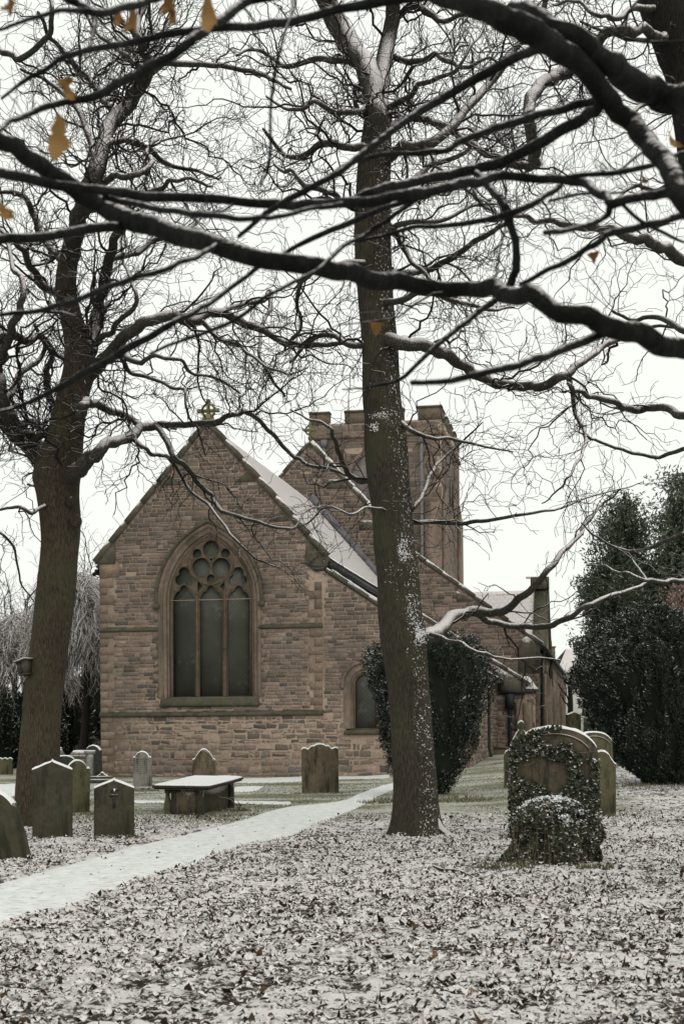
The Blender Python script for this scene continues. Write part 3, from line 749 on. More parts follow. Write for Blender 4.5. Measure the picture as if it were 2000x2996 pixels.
# nave / aisle roofs and south aisle wall
VF = sp_(1652, 1985, nen[0])[0]; VF = max(24, min(VF, 60))
roof('roof', [(nen[0]+0.2, V1+0.4, nen[1]-0.2), (nen[0]+0.2, VF, nen[1]-0.2), (nbr[0], VF, nbr[1]-0.05), (nbr[0], V1+0.4, nbr[1]-0.05)])
roof('roof', [(nbr[0], V1+0.4, nbr[1]-0.05), (nbr[0], VF, nbr[1]-0.05), (nap[0], VF, nap[1]-0.1), (nap[0], V1+0.4, nap[1]-0.1)])
roof('roof', [(nlf[0], V1+0.4, nlf[1]-0.05), (nlf[0], VF, nlf[1]-0.05), (nap[0], VF, nap[1]-0.1), (nap[0], V1+0.4, nap[1]-0.1)])
za = nen[1]-0.3
b = B(); b.prism([(V1+0.501, -0.5), (VF, -0.5), (VF, za), (V1+0.501, za)], nen[0]-0.5, nen[0]-0.001, 0, ax='x')
wins = [V1+5+i*6.5 for i in range(5) if V1+5+i*6.5 < VF-2]
avw = [[(w_-0.9, 0.6), (w_+0.9, 0.6), (w_+0.9, za-0.8), (w_-0.9, za-0.8)] for w_ in wins]
masonry(b, [(V1, -0.5), (VF, -0.5), (VF, za), (V1, za)], TS(nen[0]), 0.16, 0.28, 0.25, 0.7, 0.02, 0.008, avw, seed=31)
b.build('aisle_wall', [MMORT, MS], church, vc=True)
for w_ in wins:
    b = B(); pts = [(y_, z_) for y_, z_ in arch(w_, 0.8, za-2.0, za-1.0, 12, 1.6)]
    b.prism(pts, nen[0]+0.003, nen[0]+0.02, 0, ax='x'); g_ = b.build('window', [MGLASS], church)
    b = B(); b.tube([(nen[0]+0.05, y_, z_) for y_, z_ in pts], 0.11, 6, closed=True); b.build('frame', [MASH], g_)
b = B(); g_v = []
for w_ in [V1+1.2]+[x+3.2 for x in wins]:
    if w_ > VF: continue
    b = B(); b.prism([(nen[0]-0.0, -0.5), (nen[0]+0.22, -0.5), (nen[0]+0.22, za-1.2), (nen[0]+0.02, za-0.6)], w_-0.3, w_+0.3, 0)
    b.build('buttress', [MASH], church)
b = B(); b.box(nen[0]+0.2, V1+0.3, za-0.02, nen[0]+0.38, VF, za+0.12)
for v_ in (V1+0.25, V1+9.5):
    b.tube([(nen[0]+0.3, v_, za), (nen[0]+0.12, v_, za-0.5), (nen[0]+0.12, v_, 0.2)], 0.075, 8)
b.build('downpipe', [MIRON], church)

# --- vestry block between chapel and nave
V2 = 12.0
s0 = fp(1170, 1764, V2); s1 = fp(1532, 1995, V2)
b = B(); SP = [(s0[0], -0.5), (s1[0], -0.5), s1, s0]
b.prism(SP, V2+0.02, V2+0.5, 0)
masonry(b, SP, TF(V2+0.02), 0.16, 0.27, 0.22, 0.6, 0.018, 0.008, (), None, None, 0.022, 0.1, seed=41)
b.build('vestry_wall', [MMORT, MS], church, vc=True)
b = B(); coping(b, s0, (s1[0]+0.06, s1[1]-0.04), V2-0.05, V2+0.35, 0.11); snowline(b, s0, (s1[0]+0.06, s1[1]-0.04), V2-0.03, V2+0.33, 0.115, 0.035)
b.prism([(s1[0]-1.3, s1[1]-0.55), (s1[0]+0.04, s1[1]-0.55), (s1[0]+0.06, s1[1]-0.02), (s1[0]-1.3, s1[1]+0.75)], V2-0.03, V2+0.3, 0)
b.build('gable_coping', [MCOPE, MSNOW], church)
roof('roof', [(s1[0]+0.1, V2+0.35, s1[1]-0.1), (s1[0]+0.1, V1-0.02, s1[1]-0.1), (s0[0], V1-0.02, s0[1]-0.05), (s0[0], V2+0.35, s0[1]-0.05)])
s2 = fp(1566, 2026, V2+1.5)
b = B(); b.box(s1[0]-2.2, V2+0.9, -0.5, s2[0], V2+1.4, s2[1], 0)
masonry(b, [(s1[0]+0.001, -0.5), (s2[0], -0.5), (s2[0], s2[1]-0.05), (s1[0]+0.001, s2[1]-0.05)], TF(V2+0.9), 0.2, 0.32, 0.25, 0.5, 0.018, 0.006, (), None, None, 0.02, 0.15, seed=43)
b.box(s1[0]-0.02, V2-0.32, -0.5, s1[0]+0.32, V2+0.9, s1[1]-0.9, 2); b.box(s1[0]-0.32, V2-0.3, -0.5, s1[0]-0.05, V2+0.02, s1[1]-0.75, 2)
b.build('vestry_buttress', [MMORT, MS, MASH], church, vc=True)
roof('roof', [(s1[0]-2.2, V2+0.8, s2[1]), (s2[0]+0.15, V2+0.8, s2[1]), (s2[0]-0.5, V1, s2[1]+0.75), (s1[0]-2.2, V1, s2[1]+0.75)])
b = B(); g1 = fp(1470, 2020, V2)
b.box(g1[0]-0.3, V2-0.18, s2[1]-0.08, s2[0]+0.1, V2-0.03, s2[1]+0.04)
q1 = fp(1492, 2100, V2)[0]; b.tube([(q1, V2-0.1, s2[1]), (q1, V2-0.09, 0.0)], 0.08, 8); b.box(q1-0.18, V2-0.2, s2[1]-0.75, q1+0.18, V2-0.05, s2[1]-0.1)
b.build('downpipe', [MIRON], church)
# corner buttress of chapel, plinth
b = B(); b.box(chE[0]+0.001, 9.3, -0.5, chE[0]+0.9, 10.2, 0.85, 0); b.box(chE[0]+0.001, 9.25, 0.85, chE[0]+0.92, 10.22, 0.89, 0)
b.build('buttress', [MASH], church)

# --- transept roof with gable end
VT = 27.0
t0_, t1_ = fp(1345, 1737, VT), fp(1572, 1731, VT)
roof('roof', [(t0_[0]-1, VT-4.2, t1_[1]-4.4), (t1_[0], VT-4.2, t1_[1]-4.4), (t1_[0], VT, t1_[1]), (t0_[0]-1, VT, t1_[1])])
roof('roof', [(t0_[0]-1, VT+4.2, t1_[1]-4.4), (t1_[0], VT+4.2, t1_[1]-4.4), (t1_[0], VT, t1_[1]), (t0_[0]-1, VT, t1_[1])])
b = B(); gT = [(VT-4.5, t1_[1]-4.75), (VT, t1_[1]+0.1), (VT+4.5, t1_[1]-4.75), (VT+4.5, 0), (VT-4.5, 0)]
b.prism(gT, t1_[0], t1_[0]+0.45, 0, ax='x')
for s_ in (-1, 1):
    b.prism([(VT+s_*4.7, t1_[1]-4.95), (VT, t1_[1]+0.1), (VT, t1_[1]+0.4), (VT+s_*4.8, t1_[1]-4.75)], t1_[0]-0.15, t1_[0]+0.6, 1, ax='x')
b.box(t1_[0]-0.35, VT-0.45, t1_[1]+0.1, t1_[0]+0.6, VT+0.45, t1_[1]+0.72, 1)
b.box(t1_[0]-0.6, VT-0.3, t1_[1]+0.72, t1_[0]+0.6, VT+0.4, t1_[1]+0.78, 2)
b.build('transept_gable', [MASH, MDARK, MSNOW], church)

# --- tower
V3 = 19.2
tl = fp(905, 1250, V3); tr = fp(1290, 1238, V3); DT = 8.4
zp = fp(905, 1245, V3)[1]; zm = fp(905, 1213, V3)[1]
TW = [(tl[0], 3.0), (tr[0], 3.0), (tr[0], zp), (tl[0], zp)]
b = B(); b.box(tl[0], V3, 3.0, tr[0], V3+DT, zp, 0)
masonry(b, TW, TF(V3), 0.24, 0.34, 0.4, 0.9, 0.010, 0.003, (), None, None, 0.01, 0.0, seed=51)
masonry(b, [(V3, 3), (V3+DT, 3), (V3+DT, zp), (V3, zp)], TS(tr[0]), 0.24, 0.34, 0.4, 0.9, 0.010, 0.003, (), None, None, 0.01, 0.0, seed=52)
tw = b.build('tower', [MMORT, MS], church, vc=True)
b = B(); wt = tr[0]-tl[0]
def mer(a, c, d=0.0, zz=zm): b.box(a, V3-0.02+d, zp-0.001, c, V3+0.4, zz, 0); b.box(a-0.03, V3-0.06, zz, c+0.03, V3+0.44, zz+0.09, 1); b.box(a, V3-0.03, zz+0.09, c, V3+0.4, zz+0.13, 2)
xa = lambda p_: fp(p_, 1225, V3)[0]
mer(tl[0], xa(963)); mer(xa(1008), xa(1085)); mer(xa(1128), xa(1180), 0); mer(xa(1222), tr[0]+0.02, 0, zm+0.05)
b.box(tl[0], V3-0.01, zp, tr[0], V3+0.38, zp+0.05, 2)
y_ = V3+0.5; k = 0
while y_ < V3+DT: 
    b.box(tr[0]-0.38, y_, zp-0.001, tr[0]+0.02, min(y_+1.0, V3+DT), zm, 0); b.box(tr[0]-0.4, y_-0.03, zm, tr[0]+0.05, min(y_+1.03, V3+DT), zm+0.09, 1); y_ += 1.8
b.box(tr[0]-0.42, V3+0.4, zp, tr[0]-0.02, V3+DT, zp+0.03, 0)
b.build('battlements', [mat_plain('parapet_stone', (0.085, 0.072, 0.05), (0.17, 0.135, 0.10), 5), MDARK, MSNOW], church)
b = B(); zc = fp(905, 1283, V3)[1]
b.box(tl[0]-0.06, V3-0.08, zc-0.08, tr[0]+0.07, V3-0.012, zc+0.08); b.box(tr[0]+0.012, V3-0.08, zc-0.08, tr[0]+0.09, V3+DT, zc+0.08)
z6 = fp(1290, 1467, V3)[1]; b.box(xa(1225), V3-0.09, z6-0.06, tr[0]+0.1, V3-0.012, z6+0.05)
b.build('string_course', [MASH], church)
b = B()
b.prism([(V3-0.0, 2.0), (V3+1.4, 2.0), (V3+1.4, z6+1.0), (V3+0.0, z6)], tr[0]+0.013, tr[0]+0.14, 0, ax='x')
b.build('buttress', [MASH], church); b = B()
b.prism([(V3+DT-1.4, 2.0), (V3+DT, 2.0), (V3+DT, z6), (V3+DT-1.4, z6+0.8)], tr[0]+0.013, tr[0]+0.18, 0, ax='x')
b.build('buttress', [MASH], church); b = B()
b.box(xa(1240), V3-0.28, 2.0, tr[0]+0.002, V3-0.013, z6-0.05, 0)
b.build('buttress', [MASH], church)
b = B()
for p_ in (1234, 949): x_ = xa(p_); b.tube([(x_, V3-0.38, 3.2), (x_, V3-0.38, zc-0.9), (x_, V3-0.12, zc-0.4)], 0.075, 8); b.box(x_-0.14, V3-0.3, zc-0.5, x_+0.14, V3-0.08, zc-0.15)
b.build('downpipe', [MLEAD], church)
b = B(); q = fp(1082, 1480, V3); half = 1.15
pts = arch(q[0], half, q[1]+1.0, q[1]+2.7, 14, q[1]-0.4); b.prism(pts, V3-0.03, V3-0.012, 0)
lw = b.build('belfry_window', [mat_plain('louvre', (0.13, 0.115, 0.11), (0.24, 0.215, 0.21), 4)], church)
b = B()
b.tube([(p[0], V3-0.06, p[1]) for p in pts], 0.13, 6, closed=True); b.box(q[0]-0.08, V3-0.09, q[1]-0.4, q[0]+0.08, V3-0.031, q[1]+2.2)
b.build('frame', [MASH], lw)
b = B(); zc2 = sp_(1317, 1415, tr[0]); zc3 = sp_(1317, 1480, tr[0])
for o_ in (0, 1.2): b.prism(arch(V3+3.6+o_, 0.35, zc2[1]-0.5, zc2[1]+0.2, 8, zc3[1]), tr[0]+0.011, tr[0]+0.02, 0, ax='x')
b.build('belfry_slit', [mat_plain('painted_slit_shade', (0.02, 0.02, 0.02), (0.04, 0.04, 0.035), 4)], church)  # flat panels on the wall, the slits' inner shade put into their colour

# ------------------------------------------------------------------ gravestones
def stone_mat(name, a, b_, green=0.5, snow=((0.15, -0.05, 1), 0.6, 0.8, 40, 0.5)):
    m = M_(name, 0.92, 0.15)
    n = m.noise(9, 5, 0.7); c = m.ramp(n, [(0.3, a), (0.7, b_)])
    st = m.noise(2.2, 4, 0.6, m.coord((2.2, 1, 0.35)))
    c = m.mix(m.ramp(st, [(0.42, 0.0), (0.62, green)]), c, (0.06, 0.066, 0.034))
    c = m.mix(m.ramp(m.noise(3.0, 4, 0.65, m.coord((2.5, 1, 0.5))), [(0.5, 0.0), (0.64, 0.75)]), c, (0.022, 0.022, 0.016))
    c = m.mix(m.snowmask(*snow), c, SNOW); m.col(c)
    m.bump(m.math('ADD', n, m.noise(60, 3)), 0.5, 0.008); return m.m
SM_DK = stone_mat('mossy_dark_sandstone', (0.036, 0.032, 0.023), (0.075, 0.065, 0.048), 0.45)
SM_GR = stone_mat('green_algae_sandstone', (0.085, 0.077, 0.046), (0.15, 0.135, 0.083), 0.6)
SM_BR = stone_mat('brown_sandstone', (0.10, 0.08, 0.055), (0.185, 0.145, 0.10), 0.4)
SM_GY = stone_mat('grey_stone', (0.16, 0.155, 0.14), (0.27, 0.26, 0.235), 0.15)
SM_BL = stone_mat('black_stone', (0.02, 0.022, 0.02), (0.05, 0.052, 0.045), 0.2)

def seg_arc(cx, cz, rx, rz, a0, a1, n=12): return [(cx+rx*math.cos(R(a0+(a1-a0)*i/n)), cz+rz*math.sin(R(a0+(a1-a0)*i/n))) for i in range(n+1)]
def shape(kind, w, h):
    """closed front outline, anticlockwise from bottom left; returns outline, number of leading bottom points"""
    a = w/2
    if kind == 'round': top = seg_arc(0, h-a*0.95, a, a*0.95, 0, 180, 22)
    elif kind == 'low_round': top = seg_arc(0, h-a*0.62, a, a*0.62, 0, 180, 24)
    elif kind == 'peak': top = [(a, h-0.24*a*1.0), (0, h), (-a, h-0.24*a)]
    elif kind == 'peak2': top = [(a, h-0.45*a), (a*0.06, h-0.02), (0, h), (-a*0.06, h-0.02), (-a, h-0.45*a)]
    elif kind == 'ogee':     # shouldered round top
        top = [(a, h-0.62*a-0.1*a), (a*0.97, h-0.62*a)]+[(a*0.86, h-0.56*a)]+seg_arc(0, h-0.72*a, a*0.74, 0.72*a, 8, 172, 16)+[(-a*0.86, h-0.56*a), (-a*0.97, h-0.62*a), (-a, h-0.72*a)]
    elif kind == 'gothic':
        top = [(a, h-0.98*a), (a*0.93, h-0.9*a), (a*0.8, h-0.85*a), (a*0.66, h-0.6*a), (a*0.44, h-0.28*a), (a*0.2, h-0.07*a), (0, h)]; top += [(-x, z) for x, z in reversed(top[:-1])]
    elif kind == 'wavy':     # raised round centre, scooped sides, round ears
        top = seg_arc(a*0.83, h-0.33*a, a*0.17, a*0.13, -10, 150, 6)+[(a*0.6, h-0.24*a), (a*0.48, h-0.10*a)]+seg_arc(0, h-0.2*a, a*0.36, a*0.2, 30, 150, 8)
        top += [(-a*0.48, h-0.10*a), (-a*0.6, h-0.24*a)]+seg_arc(-a*0.83, h-0.33*a, a*0.17, a*0.13, 30, 190, 6)
    elif kind == 'waves':
        top = [(a*(1-2*i/40), h-0.05*abs(math.sin(i/40*math.pi*4))*-1-0.07) for i in range(41)]
    elif kind == 'finial':
        top = [(a, h*0.45), (a*0.92, h*0.52), (a*0.7, h*0.55), (a*0.55, h*0.66), (a*0.3, h*0.78), (a*0.13, h*0.84)]+seg_arc(0, h*0.9, a*0.2, h*0.06, -40, 220, 12)+[(-a*0.13, h*0.84), (-a*0.3, h*0.78), (-a*0.55, h*0.66), (-a*0.7, h*0.55), (-a*0.92, h*0.52), (-a, h*0.45)]
    elif kind == 'shoulder': # tall centre lobe on the left, long ogee to the right
        top = [(a, h*0.80), (a*0.88, h*0.815), (a*0.7, h*0.87), (a*0.5, h*0.95), (a*0.25, h*0.99), (0, h), (-a*0.3, h*0.985), (-a*0.5, h*0.95), (-a*0.7, h*0.9), (-a, h*0.9)]
    elif kind == 'gable': top = [(a*1.08, h-0.5*a), (a*1.08, h-0.42*a), (0, h), (-a*1.08, h-0.42*a), (-a*1.08, h-0.5*a), (-a, h-0.55*a)]; top = [(a, h-0.55*a)]+top
    return [(-a, -0.25), (a, -0.25)]+top
def densify(P, d=0.03):
    out = []
    for i in range(len(P)):
        p, q = P[i], P[(i+1) % len(P)]; n = max(1, int(math.hypot(q[0]-p[0], q[1]-p[1])/d))
        out += [(p[0]+(q[0]-p[0])*k/n, p[1]+(q[1]-p[1])*k/n) for k in range(n)]
    return out
def headstone(label, kind, px, py, wpx_, hpx, mat, yaw=0.0, lean=0.0, tilt=0.0, thick=0.13, D=None, group=None, border=False, name='gravestone', snow=0.022):
    p = gp(px, py) if D is None else at(px, py, D); D_ = p[1]
    if D is not None: p[2] = float(ground(p[0], p[1])); 
    w_, h_ = wpx_*D_/F, hpx*D_/F
    if D is not None: h_ += (at(px, py, D)[2]-p[2])
    root = empty(name, p, yaw, label, 'gravestone', group); root.rotation_euler = (tilt, lean, yaw)
    b = B(); O = shape(kind, w_, h_); Od = densify(O, 0.05)
    # bevelled slab: front inset ring, front edge, back edge, back inset
    P_ = np.array(Od); nx = np.roll(P_, -1, 0)-np.roll(P_, 1, 0); nn = np.stack([nx[:, 1], -nx[:, 0]], 1); nn /= np.linalg.norm(nn, axis=1)[:, None]+1e-9
    e = 0.012
    P_ = P_+nn*(0.004*vn(P_[:, 0]*9+px, P_[:, 1]*9)[:, None])
    In = P_-nn*e
    n = len(Od); t = thick/2
    V = [(x, -t, z) for x, z in In]+[(x, -t+e, z) for x, z in P_]+[(x, t-e, z) for x, z in P_]+[(x, t, z) for x, z in In]
    tri = tessellate_polygon([[Vector((x, z, 0)) for x, z in In]])
    f = [tuple(q) for q in tri]+[tuple(3*n+i for i in reversed(q)) for q in tri]
    for r_ in range(3):
        for i in range(n): j = (i+1) % n; f.append((r_*n+i, r_*n+j, (r_+1)*n+j, (r_+1)*n+i))
    b.add(V, f); b.build('slab', [mat], root)
    if border:
        b = B(); pts = [(x*0.86, -t-0.002, z*0.93+0.02) for x, z in Od if z > h_*0.35]
        b.tube(pts, 0.014, 5); b.build('border', [mat], root)
    if snow:
        b = B(); prev = None
        for i in range(n):
            x, z = P_[i]; up = nn[i][1]
            if up > 0.25 and z > h_*0.4:
                th = snow*(0.6+0.7*(up))*(0.8+0.4*rnd.random())
                cur = [(x, -t-0.003, z-0.004), (x, -t+0.012, z+th*0.8), (x, 0, z+th), (x, t-0.012, z+th*0.8), (x, t+0.003, z-0.004)]
                k = b.n; b.v += cur; b.n += 5; b.c += [(1, 1, 1)]*5
                if prev is not None and prev == k-5:
                    for q in range(4): b.f4.append([k-5+q, k-5+q+1, k+q+1, k+q]); b.m4.append(0)
                prev = k
        if b.f4: b.build('snow_cap', [MSNOW], root, True)
    return root, w_, h_
headstone('large dark round-topped gravestone leaning over at the left end of the path', 'round', -8, 2512, 190, 205, SM_DK, R(-6), R(-14), R(2), 0.2)
headstone('tall dark green gravestone with a low pointed top in front of the left tree', 'peak2', 154, 2452, 115, 226, SM_DK, R(8), R(0.3), thick=0.15)
headstone('green shouldered round-topped gravestone just behind the tall dark pointed one', 'ogee', 224, 2376, 74, 150, SM_GR, R(20), R(1.2), thick=0.14)
r4, w4, h4 = headstone('short dark pointed gravestone with a small carved cross near its top', 'peak2', 334, 2448, 116, 168, SM_DK, R(6), R(0.5), thick=0.14)
b = B(); b.box(-0.02, -0.085, h4*0.5, 0.02, -0.069, h4*0.84); b.box(-0.07, -0.086, h4*0.70, 0.07, -0.07, h4*0.735); b.box(-0.045, -0.084, h4*0.79, 0.045, -0.068, h4*0.83)
b.build('carved_cross', [SM_BL], r4)
r5, w5, h5 = headstone('pale grey inscribed gravestone standing against the church wall', 'ogee', 418, 2312, 54, 112, SM_GY, R(-4), R(-0.6), thick=0.12)
b = B(); rg = random.Random(5)
for row in range(8):
    z = h5*(0.80-row*0.052); x = -w5*0.30
    hh = 0.03 if row == 0 else 0.016
    while x < w5*0.30:
        l = rg.uniform(0.015, 0.03); b.box(x, -0.064, z, x+l, -0.0595, z+hh*rg.uniform(0.7, 1)); x += l+rg.uniform(0.008, 0.02)
b.build('inscription', [SM_BL], r5)
b = B(); b.box(-w5*0.6, -0.11, -0.1, w5*0.6, 0.11, 0.09); b.build('plinth', [SM_GY], r5)
headstone('brown pointed gravestone rising behind the table tomb', 'gothic', 597, 2296, 68, 104, SM_BR, R(4), 0, border=True)
headstone('broad brown-green gravestone with scooped shoulders on the grass right of the table tomb', 'wavy', 937, 2319, 108, 141, SM_BR, R(3), R(-0.3), thick=0.16)
headstone('small green gravestone with a scalloped top at the far left', 'waves', 8, 2267, 60, 50, SM_GR, R(0), 0)
headstone('dark round-topped memorial close to the left corner of the church', 'round', 275, 2288, 44, 106, SM_BL, R(-10), 0, thick=0.2)
headstone('tiny scrolled marker at the foot of the church corner', 'finial', 300, 2290, 48, 30, SM_DK, 0, 0)
headstone('wide dark low-curved stone between the left tree and church', 'low_round', 190, 2286, 60, 74, SM_BL, R(6), 0, thick=0.2)
headstone('green pillar gravestone with a shallow gabled cap far behind by the right yew', 'gable', 1677, 2200, 40, 116, SM_GR, R(12), 0, thick=0.3, D=62)
headstone('lichen-green gravestone with a bulbous finial peeping over the ivy-covered stone', 'finial', 1524, 2215, 100, 112, SM_GR, R(0), 0, thick=0.14, D=36)
headstone('large green arched gravestone directly behind the ivy-covered one', 'low_round', 1734, 2335, 116, 192, SM_GR, R(10), 0, thick=0.18, D=29, border=True)
headstone('narrow green gravestone with one sloping shoulder right of the ivy-covered stone', 'shoulder', 1758, 2388, 84, 190, SM_GR, R(-8), R(0.5), thick=0.14)

# small pillar pedestal and chest monument, left group
p = gp(262, 2292); r = empty('pedestal', p, R(5), 'slim grey pillar memorial on a stepped base by the church corner', 'memorial')
b = B(); b.box(-0.45, -0.3, -0.1, 0.75, 0.3, 0.14); b.build('base', [SM_BL], r)
b = B(); b.box(-0.4, -0.25, 0.14, 0.7, 0.25, 0.22); b.build('step', [SM_DK], r)
b = B(); b.box(-0.10, -0.10, 0.22, 0.12, 0.10, 0.95); b.box(-0.16, -0.15, 0.95, 0.18, 0.15, 1.03); b.build('pillar', [SM_GY], r)
b = B(); b.box(-0.165, -0.155, 1.031, 0.185, 0.155, 1.06); b.build('snow_cap', [MSNOW], r)
p = gp(215, 2284); r = empty('chest_monument', p, R(4), 'pale box monument under a snowy scrolled lid between left tree and church', 'memorial')
b = B(); b.box(-0.75, -0.4, -0.1, 0.5, 0.4, 0.78); b.build('chest', [SM_BR], r)
b = B(); b.box(-0.85, -0.48, 0.78, 0.6, 0.48, 0.86); b.prism([(-0.7, 0.86), (-0.3, 0.86), (-0.42, 1.1), (-0.58, 1.1)], -0.3, 0.3); b.prism([(-0.1, 0.86), (0.55, 0.86), (0.45, 0.98), (0, 0.98)], -0.35, 0.35); b.build('lid', [SM_GY], r)
b = B(); b.box(-0.83, -0.46, 0.861, -0.7, 0.46, 0.9); b.prism([(-0.6, 1.101), (-0.4, 1.101), (-0.42, 1.14), (-0.58, 1.14)], -0.3, 0.3); b.prism([(0.0, 0.981), (0.45, 0.981), (0.4, 1.03), (0.05, 1.03)], -0.34, 0.34); b.build('snow_cap', [MSNOW], r)

# table tomb
tN, tL, tR = gp(592, 2387), gp(480, 2384), gp(684, 2362)
e1 = (tL-tN); e2 = (tR-tN); wT, lT = np.linalg.norm(e1[:2]), np.linalg.norm(e2[:2])
d1, d2 = e1/np.linalg.norm(e1), e2/np.linalg.norm(e2)
tomb = empty('table_tomb', tN, 0, 'snow-topped chest tomb on mossy panels with a corner baluster beside the path', 'tomb')
def TT(a, c, z): return tuple(d1*a+d2*c+np.array([0, 0, z]))
hT = 0.60
b = B(); b.box(0.10, 0.02, -0.2, wT-0.16, lT-0.02, hT-0.07, T=TT); b.build('chest', [SM_DK], tomb)
for a_, c_ in ((0.06, 0.05), (0.06, lT-0.05), (wT-0.06, lT-0.06)):
    b = B(); b.box(a_-0.07, c_-0.07, -0.2, a_+0.07, c_+0.07, hT-0.07, T=TT); b.build('corner_pier', [SM_DK], tomb)
prof = [(-0.2, 0.08), (0.04, 0.08), (0.05, 0.06), (0.10, 0.085), (0.2, 0.08), (0.33, 0.045), (0.40, 0.04), (0.43, 0.06), (0.47, 0.06), (hT-0.07, 0.065)]
b = B(); b.tube([TT(wT-0.07, 0.07, z) for z, _ in prof], [r_ for _, r_ in prof], 14); b.build('baluster', [SM_GR], tomb, True)
b = B(); b.box(0.16, 0.012, 0.0, wT-0.30, 0.03, hT-0.16, T=TT); b.build('end_panel', [SM_BR], tomb)
def slabz(a, c, z): return tuple(d1*a+d2*c+np.array([0, 0, z+0.018*c/1.0]))
b = B(); b.box(-0.20, -0.16, hT-0.07, wT+0.24, lT+0.22, hT-0.02, T=slabz); b.box(-0.17, -0.13, hT-0.1, wT+0.2, lT+0.19, hT-0.07, T=slabz); b.build('slab', [SM_DK], tomb)
b = B(); nU, nV = 20, 44
for i in range(nU+1):
    for j in range(nV+1):
        a_ = -0.20+(wT+0.44)*i/nU; c_ = -0.16+(lT+0.38)*j/nV; e = min(i, nU-i, j, nV-j)
        b.v.append(slabz(a_, c_, hT-0.02+(0.0 if e == 0 else 0.022 if e == 1 else 0.032)+0.006*float(vn(a_*6, c_*6)))); b.n += 1; b.c.append((1, 1, 1))
for i in range(nU):
    for j in range(nV): b.f4.append([i*(nV+1)+j, (i+1)*(nV+1)+j, (i+1)*(nV+1)+j+1, i*(nV+1)+j+1]); b.m4.append(0)
b.build('snow_cap', [MSNOW], tomb, True)
# bramble beside it
p = gp(700, 2372); T_ = Tubes(); rg = random.Random(9)
for k in range(4):
    q = p+np.array([rg.uniform(-0.1, 0.1), 0, 0]); pts = [q.copy()]; d = np.array([rg.uniform(-0.5, 0.9), rg.uniform(-.3, .3), rg.uniform(0.2, 1.2)])
    for i in range(8): d += np.array([rg.uniform(-.5, .4), rg.uniform(-.3, .3), rg.uniform(-.5, .35)]); d /= np.linalg.norm(d); q = q+d*(0.1 if k == 0 else 0.06); q[2] = max(q[2], p[2]+0.02); pts.append(q)
    T_.add(pts, np.linspace(0.008, 0.003, 9))
MTWIG = mat_bark('twig_bark', (0.03, 0.024, 0.02), (0.075, 0.06, 0.048), (0.1, 0, 1), 0.6, 0.8, 30, 0.5, stretch=False)
o = T_.build('bramble', MTWIG, None); tag(o, 'bare curling bramble stem beside the table tomb', 'bramble')
for pts, rad in (([(1268, 2543), (1290, 2552), (1310, 2553), (1340, 2556), (1357, 2562), (1375, 2570), (1400, 2588)], 0.018),):
    P_ = np.array([gp(*q) for q in pts])+np.array([0, 0, 0.03]); T_ = Tubes(); T_.add(crom(P_, 4), np.linspace(rad, rad*0.7, 4*(len(pts)-1)+1)); o = T_.build('fallen_stick', MTWIG, None); tag(o, 'snow-dusted crooked stick lying on the leaves below the ivy mound', 'stick')

# ------------------------------------------------------------------ foliage
def mat_leaf(name, cols, snow=(0.1, -0.1, 1), t0=0.55, t1=0.75, ns=6, na=0.9, rough=0.6, isl=0.5):
    m = M_(name, rough, 0.3)
    rp = m.g.outputs['Random Per Island']
    c = m.ramp(rp, [(i/(len(cols)-1), k) for i, k in enumerate(cols)])
    v = m.math('MULTIPLY_ADD', m.noise(ns, 3, 0.6, m.g.outputs['Position']), na, m.math('SUBTRACT', m.dot(snow), na*0.5))
    v = m.math('MULTIPLY_ADD', rp, isl, m.math('SUBTRACT', v, isl*0.5))
    r = m.N('ShaderNodeMapRange'); r.inputs[1].default_value = t0; r.inputs[2].default_value = t1; m.L(v, r.inputs[0])
    m.col(m.mix(r.outputs[0], c, SNOW)); return m.m
ML_YEW = mat_leaf('yew_needles', [(0.010, 0.018, 0.012), (0.018, 0.03, 0.018), (0.028, 0.042, 0.024)], t0=0.55, t1=0.95, ns=5, na=1.7, isl=0.4)
ML_IVY = mat_leaf('ivy_leaf', [(0.015, 0.024, 0.012), (0.03, 0.042, 0.02), (0.05, 0.055, 0.028), (0.07, 0.06, 0.035)], t0=0.80, t1=1.0, ns=14, na=1.6, isl=0.25)
ML_CON = mat_leaf('conifer_spray', [(0.05, 0.068, 0.045), (0.08, 0.105, 0.068), (0.13, 0.15, 0.10)], t0=0.75, t1=1.1)
ML_RED = mat_leaf('copper_leaf', [(0.14, 0.085, 0.07), (0.22, 0.14, 0.12), (0.32, 0.23, 0.20)], t0=0.7, t1=1.0)
ML_DRK = mat_leaf('laurel_leaf', [(0.008, 0.013, 0.008), (0.016, 0.024, 0.013), (0.035, 0.042, 0.02)], t0=0.66, t1=0.9)
MCORE = mat_plain('interior_shade', (0.006, 0.009, 0.006), (0.012, 0.017, 0.01), 6, 0.8)  # near-black green paints the shade inside dense foliage

